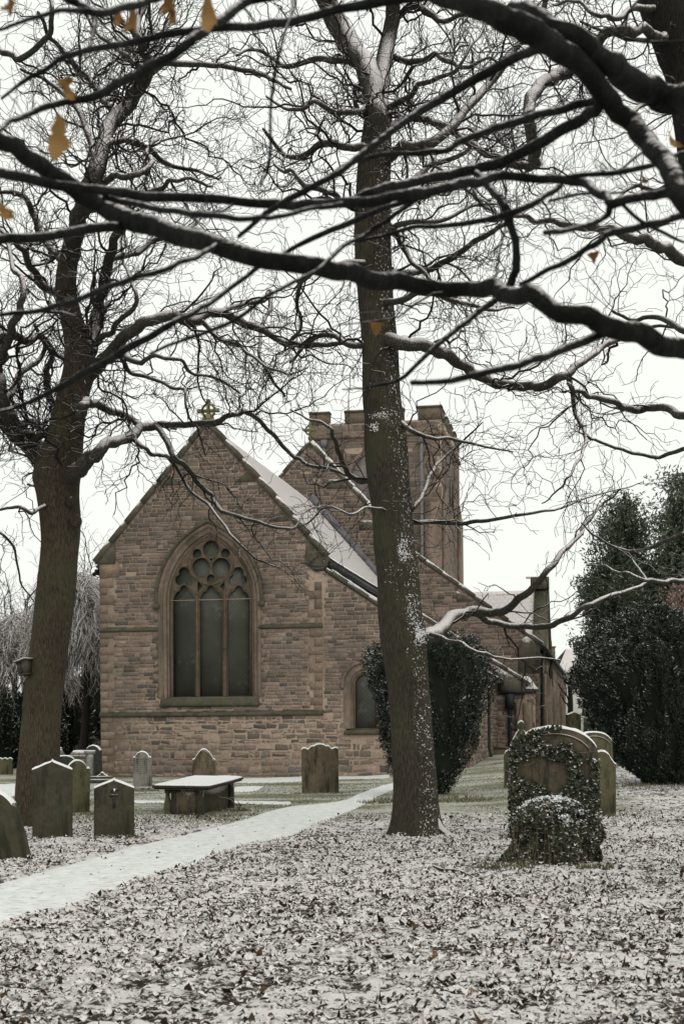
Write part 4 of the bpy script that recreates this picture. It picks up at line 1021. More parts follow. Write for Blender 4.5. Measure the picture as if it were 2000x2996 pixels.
MCOREC = mat_plain('conifer_inner_shade', (0.02, 0.028, 0.02), (0.035, 0.046, 0.032), 6, 0.8)  # paler version of the painted inner shade, for conifers
def loft(prof, cen, n=28, wob=0.12, seed=0.0, k=2.5):
    """prof: list of (z, rx, ry, cx, cy) -> verts grid, quads"""
    V = []
    for z, rx, ry, cx_, cy_ in prof:
        for i in range(n):
            a = 2*math.pi*i/n
            q = 1+wob*float(vn(math.cos(a)*k+seed, math.sin(a)*k+seed*1.7, z*1.1))
            V.append((cen[0]+cx_+rx*q*math.cos(a), cen[1]+cy_+ry*q*math.sin(a), cen[2]+z))
    m = len(prof); Q = [[r_*n+i, r_*n+(i+1) % n, (r_+1)*n+(i+1) % n, (r_+1)*n+i] for r_ in range(m-1) for i in range(n)]
    return np.array(V), np.array(Q)
def surf_sample(V, Q, n):
    a, b_, c, d = V[Q[:, 0]], V[Q[:, 1]], V[Q[:, 2]], V[Q[:, 3]]
    N = np.cross(c-a, d-b_); A = np.linalg.norm(N, axis=1)+1e-9; idx = nr.choice(len(Q), n, p=A/A.sum())
    u, v = nr.uniform(size=(2, n, 1))
    P = (a[idx]*(1-u)+b_[idx]*u)*(1-v)+(d[idx]*(1-u)+c[idx]*u)*v
    return P, N[idx]/A[idx][:, None]
def cl_min(m): return 0.35 if 'ivy' in m.name else 0.0
def yew(label, prof, cen, nleaf, size, mat, plume=0.0, core=0.86, droop=0.0, up=0.8, group=None, name='yew_bush', cat='yew', wob=0.12, depth=0.35, trunk=None, seed=0.0, k=2.5, coremat=None):
    root = empty(name, cen, 0, label, cat, group)
    zs_ = [p_[0] for p_ in prof]
    pp = []
    for t in np.linspace(zs_[0], zs_[-1], max(14, len(prof)*3)):
        pp.append((t, *[float(np.interp(t, zs_, [p_[q] for p_ in prof])) for q in (1, 2, 3, 4)]))
    V, Q = loft(pp, (0, 0, 0), 36, wob, seed, k)
    P, N = surf_sample(V, Q, nleaf); cap = nleaf//12; N *= np.sign((N*(P-np.array([0, 0, (zs_[0]+zs_[-1])/2]))).sum(1))[:, None]
    # flip normals outward
    ctr = np.stack([np.interp(P[:, 2], zs_, [p_[3] for p_ in prof]), np.interp(P[:, 2], zs_, [p_[4] for p_ in prof]), P[:, 2]], 1)
    out = P-ctr; out[:, 2] = 0; out /= np.linalg.norm(out, axis=1)[:, None]+1e-6
    clump = cl_min(mat)+vn(P[:, 0]*4.2+seed, P[:, 1]*4.2, P[:, 2]*(1.2 if plume else 3.4))+0.5*vn(P[:, 0]*11, P[:, 1]*11, P[:, 2]*(4 if plume else 9))
    dep = nr.uniform(0, 1, nleaf)**2*depth
    P = P+out*(clump*(0.16 if 'ivy' in mat.name else 0.24)*(1+depth)-dep*0.6)[:, None]
    P[:, 2] += np.maximum(0, clump)*plume*nr.uniform(0.2, 1, nleaf)
    A = out*0.6+rdir(nleaf)*0.75; A[:, 2] += up-droop*2
    Nn = N*1.5+rdir(nleaf)*0.8; Nn[:, 2] += 0.25
    leaves('crown', P, A, Nn, size*nr.uniform(0.6, 1.5, nleaf), mat, root, 0.7 if 'ivy' in mat.name else 0.24 if 'conifer' in mat.name else 0.36, 0.3)
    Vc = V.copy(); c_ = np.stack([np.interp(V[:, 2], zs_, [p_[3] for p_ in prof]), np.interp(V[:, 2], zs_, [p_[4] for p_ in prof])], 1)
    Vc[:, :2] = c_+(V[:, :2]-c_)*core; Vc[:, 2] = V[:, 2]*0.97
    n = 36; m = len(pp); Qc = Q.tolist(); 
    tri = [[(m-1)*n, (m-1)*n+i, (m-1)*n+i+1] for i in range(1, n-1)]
    mk('filler_core', Vc, [np.array(Qc), np.array(tri)], coremat or MCORE, root, True)  # added solid core; its dark colour stands in for shade deep in foliage
    if trunk:
        T_ = Tubes()
        for q in range(trunk[0]):
            a = 6.28*q/trunk[0]; T_.add(crom([(math.cos(a)*0.1, math.sin(a)*0.1, -0.2), (math.cos(a)*0.16, math.sin(a)*0.16, 0.5), (math.cos(a)*0.3, math.sin(a)*0.3, trunk[2])], 5), np.linspace(trunk[1], trunk[1]*0.5, 11))
        T_.build('trunk', MTWIG, root)
    return root
# centre yew, flaring upwards behind the main tree
c = gp(1248, 2327); s = c[1]/F
def PX(l, r_, y, D, z0, cx0): # pixel row -> (z, rx, ry, cx, cy)
    z = at(cx0, y, D)[2]-z0; xl, xr = at(l, y, D)[0], at(r_, y, D)[0]; x0 = at(cx0, y, D)[0]
    return (z, (xr-xl)/2, (xr-xl)/2*0.8, (xl+xr)/2-x0, 0)
rows = [(1180, 1300, 2330), (1150, 1350, 2260), (1122, 1390, 2150), (1098, 1425, 2050), (1085, 1440, 1990), (1086, 1434, 1940), (1110, 1418, 1900), (1190, 1370, 1872), (1260, 1300, 1862)]
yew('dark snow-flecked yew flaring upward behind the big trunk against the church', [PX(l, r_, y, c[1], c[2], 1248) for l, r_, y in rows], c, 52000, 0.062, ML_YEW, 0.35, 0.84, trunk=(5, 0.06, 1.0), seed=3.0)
# right yew hedge tree
c = gp(1915, 2296); 
rows = [(1893, 1990, 2298), (1868, 2050, 2275), (1812, 2110, 2225), (1748, 2190, 2155), (1718, 2230, 2070), (1706, 2240, 1975), (1720, 2190, 1915), (1752, 2120, 1868), (1790, 2060, 1830), (1850, 2000, 1800), (1895, 1940, 1782)]
yew('wide dark yew dusted with snow in front of the conifers', [PX(l, r_, y, c[1], c[2], 1915) for l, r_, y in rows], c, 120000, 0.068, ML_YEW, 0.3, 0.88, trunk=(5, 0.08, 1.0), seed=9.0, wob=0.2)
# conifers
for cx_, D, lab, rows, n_ in ((1825, 62, 'tapering dark conifer with its tip clear of the yew', [(1730, 1940, 2150), (1716, 1950, 1950), (1722, 1940, 1850), (1738, 1926, 1750), (1760, 1910, 1670), (1772, 1900, 1610), (1768, 1897, 1560), (1790, 1870, 1510), (1818, 1842, 1472), (1827, 1834, 1448)], 60000),
                          (2010, 58, 'taller drooping conifer cut by the right edge of the picture', [(1880, 2140, 2150), (1880, 2140, 1950), (1885, 2135, 1850), (1890, 2130, 1750), (1900, 2120, 1650), (1915, 2105, 1560), (1945, 2075, 1500), (1975, 2045, 1450), (1985, 2020, 1415), (1998, 2006, 1385)], 60000)):
    c = at(cx_, 2200, D); c[2] = float(ground(c[0], c[1]))
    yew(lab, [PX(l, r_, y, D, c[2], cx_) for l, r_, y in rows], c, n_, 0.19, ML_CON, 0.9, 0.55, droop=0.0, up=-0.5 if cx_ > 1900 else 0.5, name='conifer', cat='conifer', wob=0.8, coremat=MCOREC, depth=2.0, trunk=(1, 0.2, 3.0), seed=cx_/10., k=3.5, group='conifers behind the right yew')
# copper shrub
D = 50; c = at(1985, 2100, D); c[2] = float(ground(c[0], c[1]))
yew('reddish-brown leafy tree top between the right conifer and the yew', [PX(l, r_, y, D, c[2], 1985) for l, r_, y in [(1930, 2060, 2100), (1905, 2090, 1900), (1908, 2080, 1830), (1935, 2060, 1760), (1970, 2030, 1710)]], c, 5200, 0.11, ML_RED, 0.2, 0.1, name='copper_shrub', cat='shrub', depth=1.2, trunk=(3, 0.05, 3.0), coremat=MTWIG)

# ivy on the big stone
pI = gp(1620, 2452); 
rI, wI, hI = headstone('broad arched gravestone wrapped in snowy ivy on the right', 'low_round', 1620, 2452, 252, 322, stone_mat('mottled_sandstone', (0.05, 0.043, 0.03), (0.125, 0.10, 0.075), 0.6), R(-4), R(0.3), thick=0.2, border=True, snow=0.03)
def ivy_on(parent, w_, h_, t):
    n = 26000; x = nr.uniform(-w_/2-0.06, w_/2+0.09, n); z = nr.uniform(-0.1, h_+0.05, n)
    O = shape('low_round', w_, h_); ins = inpoly(x, z, O); 
    X_ = x/w_*2; Z_ = z/h_
    edge = np.minimum(1-np.abs(X_), 1.0)
    no = 0.5*vn(x*5, z*5, 3.3)+0.3*vn(x*13, z*13, 8.1)
    dtop = 1-np.sqrt((X_)**2+(np.maximum(0, Z_-0.62)/0.38)**2)
    m1 = (edge+no*0.25 < 0.15) & (X_ < 0) & (Z_ < 0.95)          # left edge
    m2 = (edge+no*0.2 < 0.17) & (X_ > 0) & (Z_ < 0.72)          # right edge
    m3 = (Z_+no*0.14 < 0.45)                                      # lower band
    m4 = (np.abs(X_-0.45-(0.62-Z_)*0.9)+no*0.25 < 0.2) & (Z_ > 0.42) & (Z_ < 0.86) & (X_ > -0.1)   # diagonal trail
    m5 = (dtop+no*0.2 < 0.16) & (Z_ > 0.6) & (X_ < 0.15)
    m6 = (np.abs(Z_-0.78)+no*0.15 < 0.05) & (X_ < 0.1) & (X_ > -0.8)
    big_ = inpoly(x/1.05, z/1.015, O)
    k = (m1 | m2 | m3 | m4 | m5 | m6) & (ins | (big_ & (nr.uniform(size=n) < 0.6))) & (nr.uniform(size=n) < 0.45)
    x, z, no = x[k], z[k], no[k]; n = len(x)
    low = (z < h_*0.5)
    y = -t/2-nr.uniform(0.0, 0.06, n)-np.maximum(0, no)*0.10-low*0.06
    side = np.abs(x) > w_/2-0.01; y = np.where(side, nr.uniform(-t/2-0.05, t/2, n), y)
    P = np.stack([x, y, z], 1); A = rdir(n)*0.8+np.array([0, -0.35, -0.45]); N = rdir(n)*0.7+np.array([0.1, -0.6, 0.7])
    leaves('ivy', P, A, N, nr.uniform(0.035, 0.085, n), ML_IVY, parent, 0.8, 0.25)
    T_ = Tubes(); rg = random.Random(3)
    for q in range(26):
        x0 = rg.uniform(-w_/2, w_/2); z0 = rg.uniform(0.3, h_*0.8); pts = [(x0, -t/2-0.02, z0)]
        dx, dz = rg.uniform(-1, 1), rg.uniform(-1, 0.6)
        for i in range(7): dx += rg.uniform(-.6, .6); dz += rg.uniform(-.6, .5); pts.append((pts[-1][0]+dx*0.035, -t/2-0.03-rg.uniform(0, .03), pts[-1][2]+dz*0.035))
        T_.add([p_ for p_ in pts], np.linspace(0.004, 0.002, 8))
    T_.build('ivy_stem', MTWIG, parent)
ivy_on(rI, wI, hI, 0.2)
# ivy mound in front
c = gp(1612, 2535); D = c[1]+0.35; c[1] = D
rows = [(1475, 1752, 2545), (1478, 1748, 2500), (1488, 1742, 2450), (1500, 1735, 2410), (1522, 1722, 2375), (1555, 1690, 2352), (1600, 1645, 2340)]
mound = yew('low rounded mound of snow-covered ivy before the ivy-clad gravestone', [(z, rx*0.93, rx*0.5, cx_, 0) for z, rx, ry, cx_, cy_ in [PX(l, r_, y, D, c[2], 1612) for l, r_, y in rows]], c, 24000, 0.05, mat_leaf('snowy_ivy_leaf', [(0.02, 0.028, 0.014), (0.035, 0.045, 0.022), (0.08, 0.065, 0.04)], snow=(0, -0.1, 1), t0=0.74, t1=0.95, ns=12, na=1.1, isl=0.3), 0.0, 0.78, up=-0.2, name='ivy_mound', cat='ivy', wob=0.26, depth=0.16, seed=4.4)
mV, mQ = loft([(z, rx*0.96, rx*0.52, cx_, 0) for z, rx, ry, cx_, cy_ in [PX(l, r_, y, D, c[2], 1612) for l, r_, y in rows]], (0, 0, 0), 36, 0.26, 4.4)
mP, mN = surf_sample(mV, mQ, 9000); zt_ = mP[:, 2]+0.22*vn(mP[:, 0]*6, mP[:, 1]*6, mP[:, 2]*6)+0.2*vn(mP[:, 0]*17, mP[:, 1]*17, mP[:, 2]*17); kk = zt_ > 0.54
mP = mP[kk]+rdir(kk.sum())*0.02; leaves('snow_cover', mP+np.array([0, 0, 0.03]), rdir(len(mP))*np.array([1, 1, .4]), rdir(len(mP))*0.45+np.array([0, -0.3, 1.0]), nr.uniform(0.02, 0.045, len(mP)), MSNOW, mound, 0.8, 0.2)
T_ = Tubes(); rg = random.Random(31)
for q in range(60):
    a = rg.uniform(math.pi*1.05, math.pi*1.95); x0, y0 = 0.52*math.cos(a), 0.32*math.sin(a); L_ = rg.uniform(0.15, 0.6); bx = rg.uniform(-0.4, 0.4)
    pts = [(x0*1.02+bx*L_*(i/6)**1.5*0.6, y0-0.04+0.02*math.sin(i), -0.03+L_*i/6) for i in range(7)]; T_.add(pts, np.linspace(0.003, 0.0012, 7))
T_.build('dry_stem', mat_plain('straw', (0.16, 0.13, 0.07), (0.3, 0.26, 0.16), 5, 0), mound)
# grass tufts round stones and tree foot
def tufts(spots, n, mat):
    P = []; H = []
    for x, y, r_, h_ in spots:
        a = nr.uniform(0, 6.283, n); q = r_*np.sqrt(nr.uniform(0.2, 1.3, n)); xx_ = x+q*np.cos(a); yy_ = y+q*np.sin(a)*0.5
        P.append(np.stack([xx_, yy_, ground(xx_, yy_)], 1)); H.append(h_*nr.uniform(0.5, 1.3, n))
    P = np.vstack(P); H = np.concatenate(H); m = len(P)
    lean_ = nr.normal(0, 0.4, (m, 3)); lean_[:, 2] = 1; w_ = np.zeros((m, 3)); w_[:, 0] = 0.0035; w_ *= 1+P[:, 1:2]/20
    V = np.stack([P-w_, P+w_, P+lean_*H[:, None]*0.6+w_*0.7, P+lean_*H[:, None]+np.array([0, 0, -0.2])*H[:, None]*np.abs(lean_[:, :1])], 1).reshape(-1, 3)
    b_ = np.arange(m)[:, None]*4
    o = mk('grass', V, np.concatenate([b_+np.array([0, 1, 2]), b_+np.array([0, 2, 3])]), mat); o['kind'] = 'stuff'
MGR = mat_leaf('winter_grass', [(0.05, 0.052, 0.025), (0.10, 0.10, 0.048), (0.18, 0.16, 0.095)], t0=0.85, t1=1.1)
sp = []
for x, y, r_, h_ in ((1480, 2545, 0.3, 0.14), (1740, 2545, 0.2, 0.1), (1250, 2340, 1.1, 0.14), (1130, 2350, 0.6, 0.12), (1340, 2345, .7, .12), (220, 2385, .5, .08), (937, 2322, .7, .05), (600, 2390, .6, .08), (670, 2375, .4, .1), (1760, 2390, .3, .1), (334, 2452, .35, .06), (418, 2316, .4, .06), (1820, 2300, 1.2, .12), (1950, 2305, 1.5, .12)):
    p = gp(x, y); sp.append((p[0], p[1], r_, h_*0.75))
tufts(sp, 150, MGR)
n = 60000; y = np.sqrt(nr.uniform(25**2, 50**2, n)); x = y*nr.uniform(-0.27, 0.20, n)
kk = np.ones(n, bool)
for V, Q, poly in strips: kk &= ~inpoly(x, y, poly[::3])
kk &= vn(x*0.6, y*0.5, 5.)+nr.uniform(-1, 1, n) > -0.1
x, y = x[kk], y[kk]; P = np.stack([x, y, ground(x, y)+0.005], 1); A = rdir(len(P))*0.7; A[:, 2] = np.abs(A[:, 2])+0.25
leaves('grass', P, A, rdir(len(P)), nr.uniform(0.03, 0.07, len(P)), MGR, None, 0.25, 0.1)['kind'] = 'stuff'

# ------------------------------------------------------------------ background left: dark evergreens, weeping tree, far house
for i, (l, r_, yt, yb, D, sd, sz) in enumerate(((-120, 60, 2030, 2260, 66, 1.0, 0.2), (30, 190, 2000, 2265, 68, 2.0, 0.2), (150, 262, 1990, 2260, 70, 5.0, 0.2), (205, 330, 1930, 2262, 74, 7.0, 0.2), (-160, 50, 1930, 2240, 80, 12.0, 0.25))):
    cx_ = (l+r_)/2; c = at(cx_, yb, D); c[2] = float(ground(c[0], c[1])); h0 = lambda t: yb+(yt-yb)*t
    lab = ['dark laurel clump behind the scalloped gravestone at far left', 'dark laurel clump hidden mostly by the left trunk', 'dark shrub with snowy top behind the box monument', 'tall dark evergreen behind the church corner', 'higher dark evergreen at the extreme left edge'][i]
    m_ = (l+r_)/2; q = (r_-l)/2
    yew(lab, [PX(m_-q*a, m_+q*a, h0(t), D, c[2], cx_) for t, a in ((0, 0.8), (0.25, 1), (0.55, 0.98), (0.8, 0.75), (0.93, 0.45), (1, 0.15))], c, 7000, sz, ML_DRK, 0.2, 0.85, name='evergreen_shrub', cat='shrub', wob=0.35, depth=0.8, seed=sd, group='dark shrubs along the left boundary')
# light-leaved bush by the memorials
c = gp(272, 2225) if False else at(272, 2230, 60); c[2] = float(ground(c[0], c[1]))
yew('pale green variegated bush just left of the church corner', [PX(l, r_, y, 60, c[2], 272) for l, r_, y in ((240, 300, 2270), (225, 305, 2220), (235, 300, 2180), (255, 285, 2160))], c, 1500, 0.16, mat_leaf('variegated_leaf', [(0.05, 0.07, 0.03), (0.12, 0.14, 0.07), (0.2, 0.2, 0.12)], t0=0.6, t1=0.8), 0.1, 0.6, name='bush', cat='bush', depth=0.8)

MHOUSE = mat_plain('pale_render', (0.55, 0.54, 0.5), (0.66, 0.65, 0.61), 3, 0.2)
D = 115; hp = at(1690, 2100, D); hp[2] = 0; h = empty('house', hp, 0, 'distant pale house with snowy roof and a brick chimney between church and yew', 'house')
b = B(); x0, x1 = at(1625, 2000, D)[0]-hp[0], at(1800, 2000, D)[0]-hp[0]; ze, zr = at(1700, 1972, D)[2], at(1700, 1893, D)[2]
b.box(x0+0.3, 0, 0, x1, 8, ze); b.build('wall', [MHOUSE], h)
roof('roof', [(x0, -0.4, ze), (x1, -0.4, ze), (x1, 4, zr), (x0+1.5, 4, zr)], parent=h)
roof('roof', [(x0, 8.4, ze), (x1, 8.4, ze), (x1, 4, zr), (x0+1.5, 4, zr)], parent=h)
cxm = at(1626, 1900, D)[0]-hp[0]; zt = at(1626, 1890, D)[2]
b = B(); b.box(cxm-0.3, 2.5, ze-2, cxm+0.3, 3.6, zt); b.box(cxm-0.36, 2.44, zt, cxm+0.36, 3.66, zt+0.12); ch_ = b.build('chimney', [MASH], h)
b = B(); b.tube([(cxm, 3, zt+0.12), (cxm, 3, zt+0.6)], [0.13, 0.10], 10); b.build('chimney_pot', [MASH], ch_)
for wx in (2.2, 4.0):
    b = B(); b.box(x0+wx, -0.02, 1.2, x0+wx+0.9, 0.02, 2.5); f_ = b.build('window', [MGLASS], h); b = B(); b.box(x0+wx-0.08, -0.1, 1.1, x0+wx+0.98, 0.01, 1.19); b.build('sill', [MASH], f_)

# ------------------------------------------------------------------ bare trees
def grow(T, p, d, L, r0, lvl, par, rg, up=0.02):
    """crooked shoot with recursive side shoots"""
    step = par['step'][min(lvl, len(par['step'])-1)]; n = max(3, int(L/step)); st = L/n
    P = [p]; d = list(d); wig = par['wig']; kids = []
    x, y, z = p; dx, dy, dz = d
    bx, by, bz = d; w1, w2 = wig*0.42, wig*1.15
    for i in range(n):
        bx += rg.gauss(0, w1); by += rg.gauss(0, w1*0.8); bz += rg.gauss(0, w1)+up
        m = math.sqrt(bx*bx+by*by+bz*bz)+1e-9; bx /= m; by /= m; bz /= m
        dx, dy, dz = bx+rg.gauss(0, w2), by+rg.gauss(0, w2), bz+rg.gauss(0, w2)
        m = math.sqrt(dx*dx+dy*dy+dz*dz)+1e-9; dx /= m; dy /= m; dz /= m
        x += dx*st; y += dy*st; z += dz*st; P.append((x, y, z))
        if lvl < par['lv'] and i >= 0 and rg.random() < par['br']:
            kids.append((i+1, (x, y, z), (dx, dy, dz)))
    r1 = max(par['rmin'], r0*0.35)
    T.add(P, np.linspace(r0, r1, n+1))
    for i, q, dd in kids:
        t = i/n; rl = L*rg.uniform(0.35, 0.75)*(1-0.55*t)
        if rl < par['lmin']: continue
        v = np.cross(dd, (rg.gauss(0, 1), rg.gauss(0, 1)*0.9, rg.gauss(0, 1))); v /= np.linalg.norm(v)+1e-9
        a = rg.uniform(0.5, 1.15); nd = np.array(dd)*math.cos(a)+v*math.sin(a)
        rr = max(par['rmin'], (r0+(r1-r0)*t)*rg.uniform(0.4, 0.65))
        grow(T, q, tuple(nd), rl, rr, lvl+1, par, rg, up)
def proj(P):
    X_, Z_ = P[:, 0]/P[:, 1]*F, (P[:, 2]-CH)/P[:, 1]*F; c, s = math.cos(ROLL), math.sin(ROLL)
    return np.stack([HX+X_*c-Z_*s, HY-(X_*s+Z_*c)], 1)
def limb(pts, D0, wob=0.8, rg=rnd, n=6, crook=0.0):
    """traced limb -> 3-D polyline; pts (px,py,width_px); depth wanders about D0"""
    ph = rg.uniform(0, 6.28); out = []; rad = []
    m = len(pts)
    for i, q in enumerate(pts):
        D = D0+(wob*math.sin(ph+i*0.9)-wob*math.sin(ph))+(q[3] if len(q) > 3 else 0)
        out.append(at(q[0], q[1], D)); rad.append(q[2]*D/F/2)
    P = crom(out, n); r = np.interp(np.linspace(0, m-1, len(P)), range(m), rad)
    s = np.arange(len(P))
    if crook: 
        k = min(crook*np.mean(r)*2, 0.05); off = np.stack([vn(s*0.45+ph*10, s*0+1.5), vn(s*0.45, s*0+9.5+ph), vn(s*0.45+ph*7, s*0+5.5)], 1)*k; off[0] = 0; P = P+off
    r = r*(1+0.06*vn(s*0.5+ph, s*0+3.3))*(0.92 if D0 > 6 else 1.0)
    return P, r
def bark_trunk(name, cl, parent, mat, origin, flare=0.5, sides=56, ridge=0.035, roots=5, seed=0.0, ground_z=0.0):
    """cl: rows (x,y,z,r) bottom to top"""
    P = crom(np.array(cl)[:, :3], 14); r = np.interp(np.linspace(0, 1, len(P)), np.linspace(0, 1, len(cl)), np.array(cl)[:, 3])
    th = np.arange(sides)*2*math.pi/sides; V = []
    zz = P[:, 2]-ground_z
    for i in range(len(P)):
        rr = np.full(sides, r[i])
        rr *= 1+ridge*(vn(np.cos(th)*9+seed, np.sin(th)*9, zz[i]*1.5)+0.6*vn(np.cos(th)*18+seed, np.sin(th)*18, zz[i]*3))+0.05*vn(np.cos(th)*1.5+seed, np.sin(th)*1.5, zz[i]*0.8)
        fl = math.exp(-max(zz[i], 0)/0.22)*flare
        rr *= 1+fl*(0.45+0.55*np.maximum(0, np.cos(th*roots/1.0+seed)))
        V.append(np.stack([P[i, 0]+rr*np.cos(th), P[i, 1]+rr*np.sin(th), np.full(sides, P[i, 2])], 1))
    V = np.concatenate(V)-np.array(origin); n = len(P)
    i = np.arange(n-1)[:, None]; j = np.arange(sides)[None]
    Q = np.stack([i*sides+j, i*sides+(j+1) % sides, (i+1)*sides+(j+1) % sides, (i+1)*sides+j], -1).reshape(-1, 4)
    return mk(name, V, Q, mat, parent, True)
def snowpatch(T, spots, D, mat, parent, origin, rr=0.04):
    V = []; Fc = []; k = 0
    for px_, py_, rx, ry, n, dd in spots:
        for _ in range(n):
            gx_, gy_ = rnd.gauss(0, 0.42), rnd.gauss(0, 0.5); gx_ += 0.35*math.sin(gy_*5+px_); c_ = at(px_+rx*gx_, py_+ry*gy_, D+dd+0.02+0.10*gx_*gx_); s_ = rr*rnd.uniform(0.25, 1)
            o_ = rdir(6)*0.2+np.array([(1, 0, 0), (-1, 0, 0), (0, 1, 0), (0, -1, 0), (0, 0, .7), (0, 0, -.7)]); V.append(c_+o_*s_)
            Fc += [[k+a_, k+b_, k+c2] for a_, b_, c2 in ((0, 2, 4), (2, 1, 4), (1, 3, 4), (3, 0, 4), (2, 0, 5), (1, 2, 5), (3, 1, 5), (0, 3, 5))]; k += 6
    mk('snow_patch', np.concatenate(V)-np.array(origin), np.array(Fc), mat, parent, True)

def build_tree(name, label, cat, base, trunkrows, D, limbs, par, tw, barkmat, limbmat, twigmat, seed, roots=5, flare=0.45, extra=None, crook=0.45, group=None):
    rg = random.Random(seed)
    root = empty(name, base, 0, label, cat, group); o = np.array(base, float)
    if trunkrows is not None: bark_trunk('trunk', trunkrows, root, barkmat, o, flare, seed=seed*1.3, roots=roots, ground_z=o[2])
    T = Tubes()
    done = []
    for L_ in limbs:
        opt = L_[0] if isinstance(L_[0], dict) else {}
        pts = [q for q in L_ if not isinstance(q, dict)]
        D_s = opt.get('D', D)
        if done:
            for end, sg in ((0, 1), (-1, -1)):
                q_ = np.array(pts[end][:2]); best = None
                for (pp_, PP_, rr_) in done:
                    dd_ = np.linalg.norm(pp_-q_, axis=1); i_ = int(dd_.argmin())
                    if dd_[i_] < 26 and (best is None or dd_[i_] < best[0]): best = (dd_[i_], PP_[i_, 1], rr_[i_])
                if best:
                    D_s = best[1]
                    if end == -1: pts = pts[::-1]
                    break
        P, r = limb(pts, D_s, opt.get('wob', min(0.7, D*0.07)), rg, opt.get('n', 6), opt.get('crook', crook))
        done.append((proj(P), P, r))
        d0_ = (P[0]-P[1])/np.linalg.norm(P[0]-P[1]); d1_ = (P[-1]-P[-2])/np.linalg.norm(P[-1]-P[-2])
        Pc = np.vstack([P[0]+d0_*r[0]*0.9, P[0]+d0_*r[0]*0.5, P, P[-1]+d1_*r[-1]*0.5, P[-1]+d1_*r[-1]*0.9]); rc = np.r_[r[0]*0.15, r[0]*0.8, r, r[-1]*0.8, r[-1]*0.15]
        t_ = Tubes(); t_.add(Pc, rc, 14 if r.max() > 0.03 else 8); t_.build('limb', limbmat, root, o)
        k = opt.get('k', tw['k']); Lt = np.linalg.norm(np.diff(P, axis=0), axis=1).sum()
        for _ in range(int(Lt*k)):
            i = rg.randint(1, len(P)-2) if rg.random() > 0.1 else len(P)-2
            dd = P[i+1]-P[i]; dd /= np.linalg.norm(dd)+1e-9
            v = np.cross(dd, (rg.gauss(0, 1), rg.gauss(0, 1)*1.2, rg.gauss(0, 1))); v /= np.linalg.norm(v)+1e-9; v[2] += tw.get('vz', 0.0)
            a = rg.uniform(0.45, 1.2); nd = dd*math.cos(a)+v*math.sin(a); nd /= np.linalg.norm(nd)
            rr = min(r[i]*rg.uniform(0.2, 0.5), tw['r'][1]); rr = max(rr, tw['r'][0]); ll = rg.uniform(*tw['L'])*(0.6+rr/tw['r'][1])
            grow(T, tuple(P[i]+v*r[i]*0.3), tuple(nd), ll*opt.get('ls', 1.0), rr, 0, par, rg, tw.get('up', 0.02))
    if T.V: T.build('twigs', twigmat, root, o)
    if extra: extra(root, o)
    return root, T
MB1 = mat_bark('sycamore_bark', (0.046, 0.040, 0.030), (0.115, 0.097, 0.073), (0.62, -0.72, 0.3), 1.22, 1.42, 30, 3.0, green=0.45)
MB2 = mat_bark('left_tree_bark', (0.052, 0.041, 0.029), (0.14, 0.107, 0.077), (0.5, -0.2, 0.8), 1.0, 1.12, 30, 1.3, green=0.5)
ML1 = mat_bark('limb_bark', (0.03, 0.03, 0.024), (0.085, 0.08, 0.066), (0.30, -0.35, 0.88), 0.50, 0.92, 85, 1.7, stretch=False)
MT1 = mat_bark('fine_twig_bark', (0.014, 0.012, 0.011), (0.042, 0.034, 0.029), (0.1, -0.1, 1), 0.72, 0.9, 9, 0.5, stretch=False)
MN1 = mat_bark('near_branch_bark', (0.006, 0.007, 0.006), (0.02, 0.022, 0.018), (0.05, -0.1, 1), 0.70, 1.0, 50, 1.0, stretch=False)

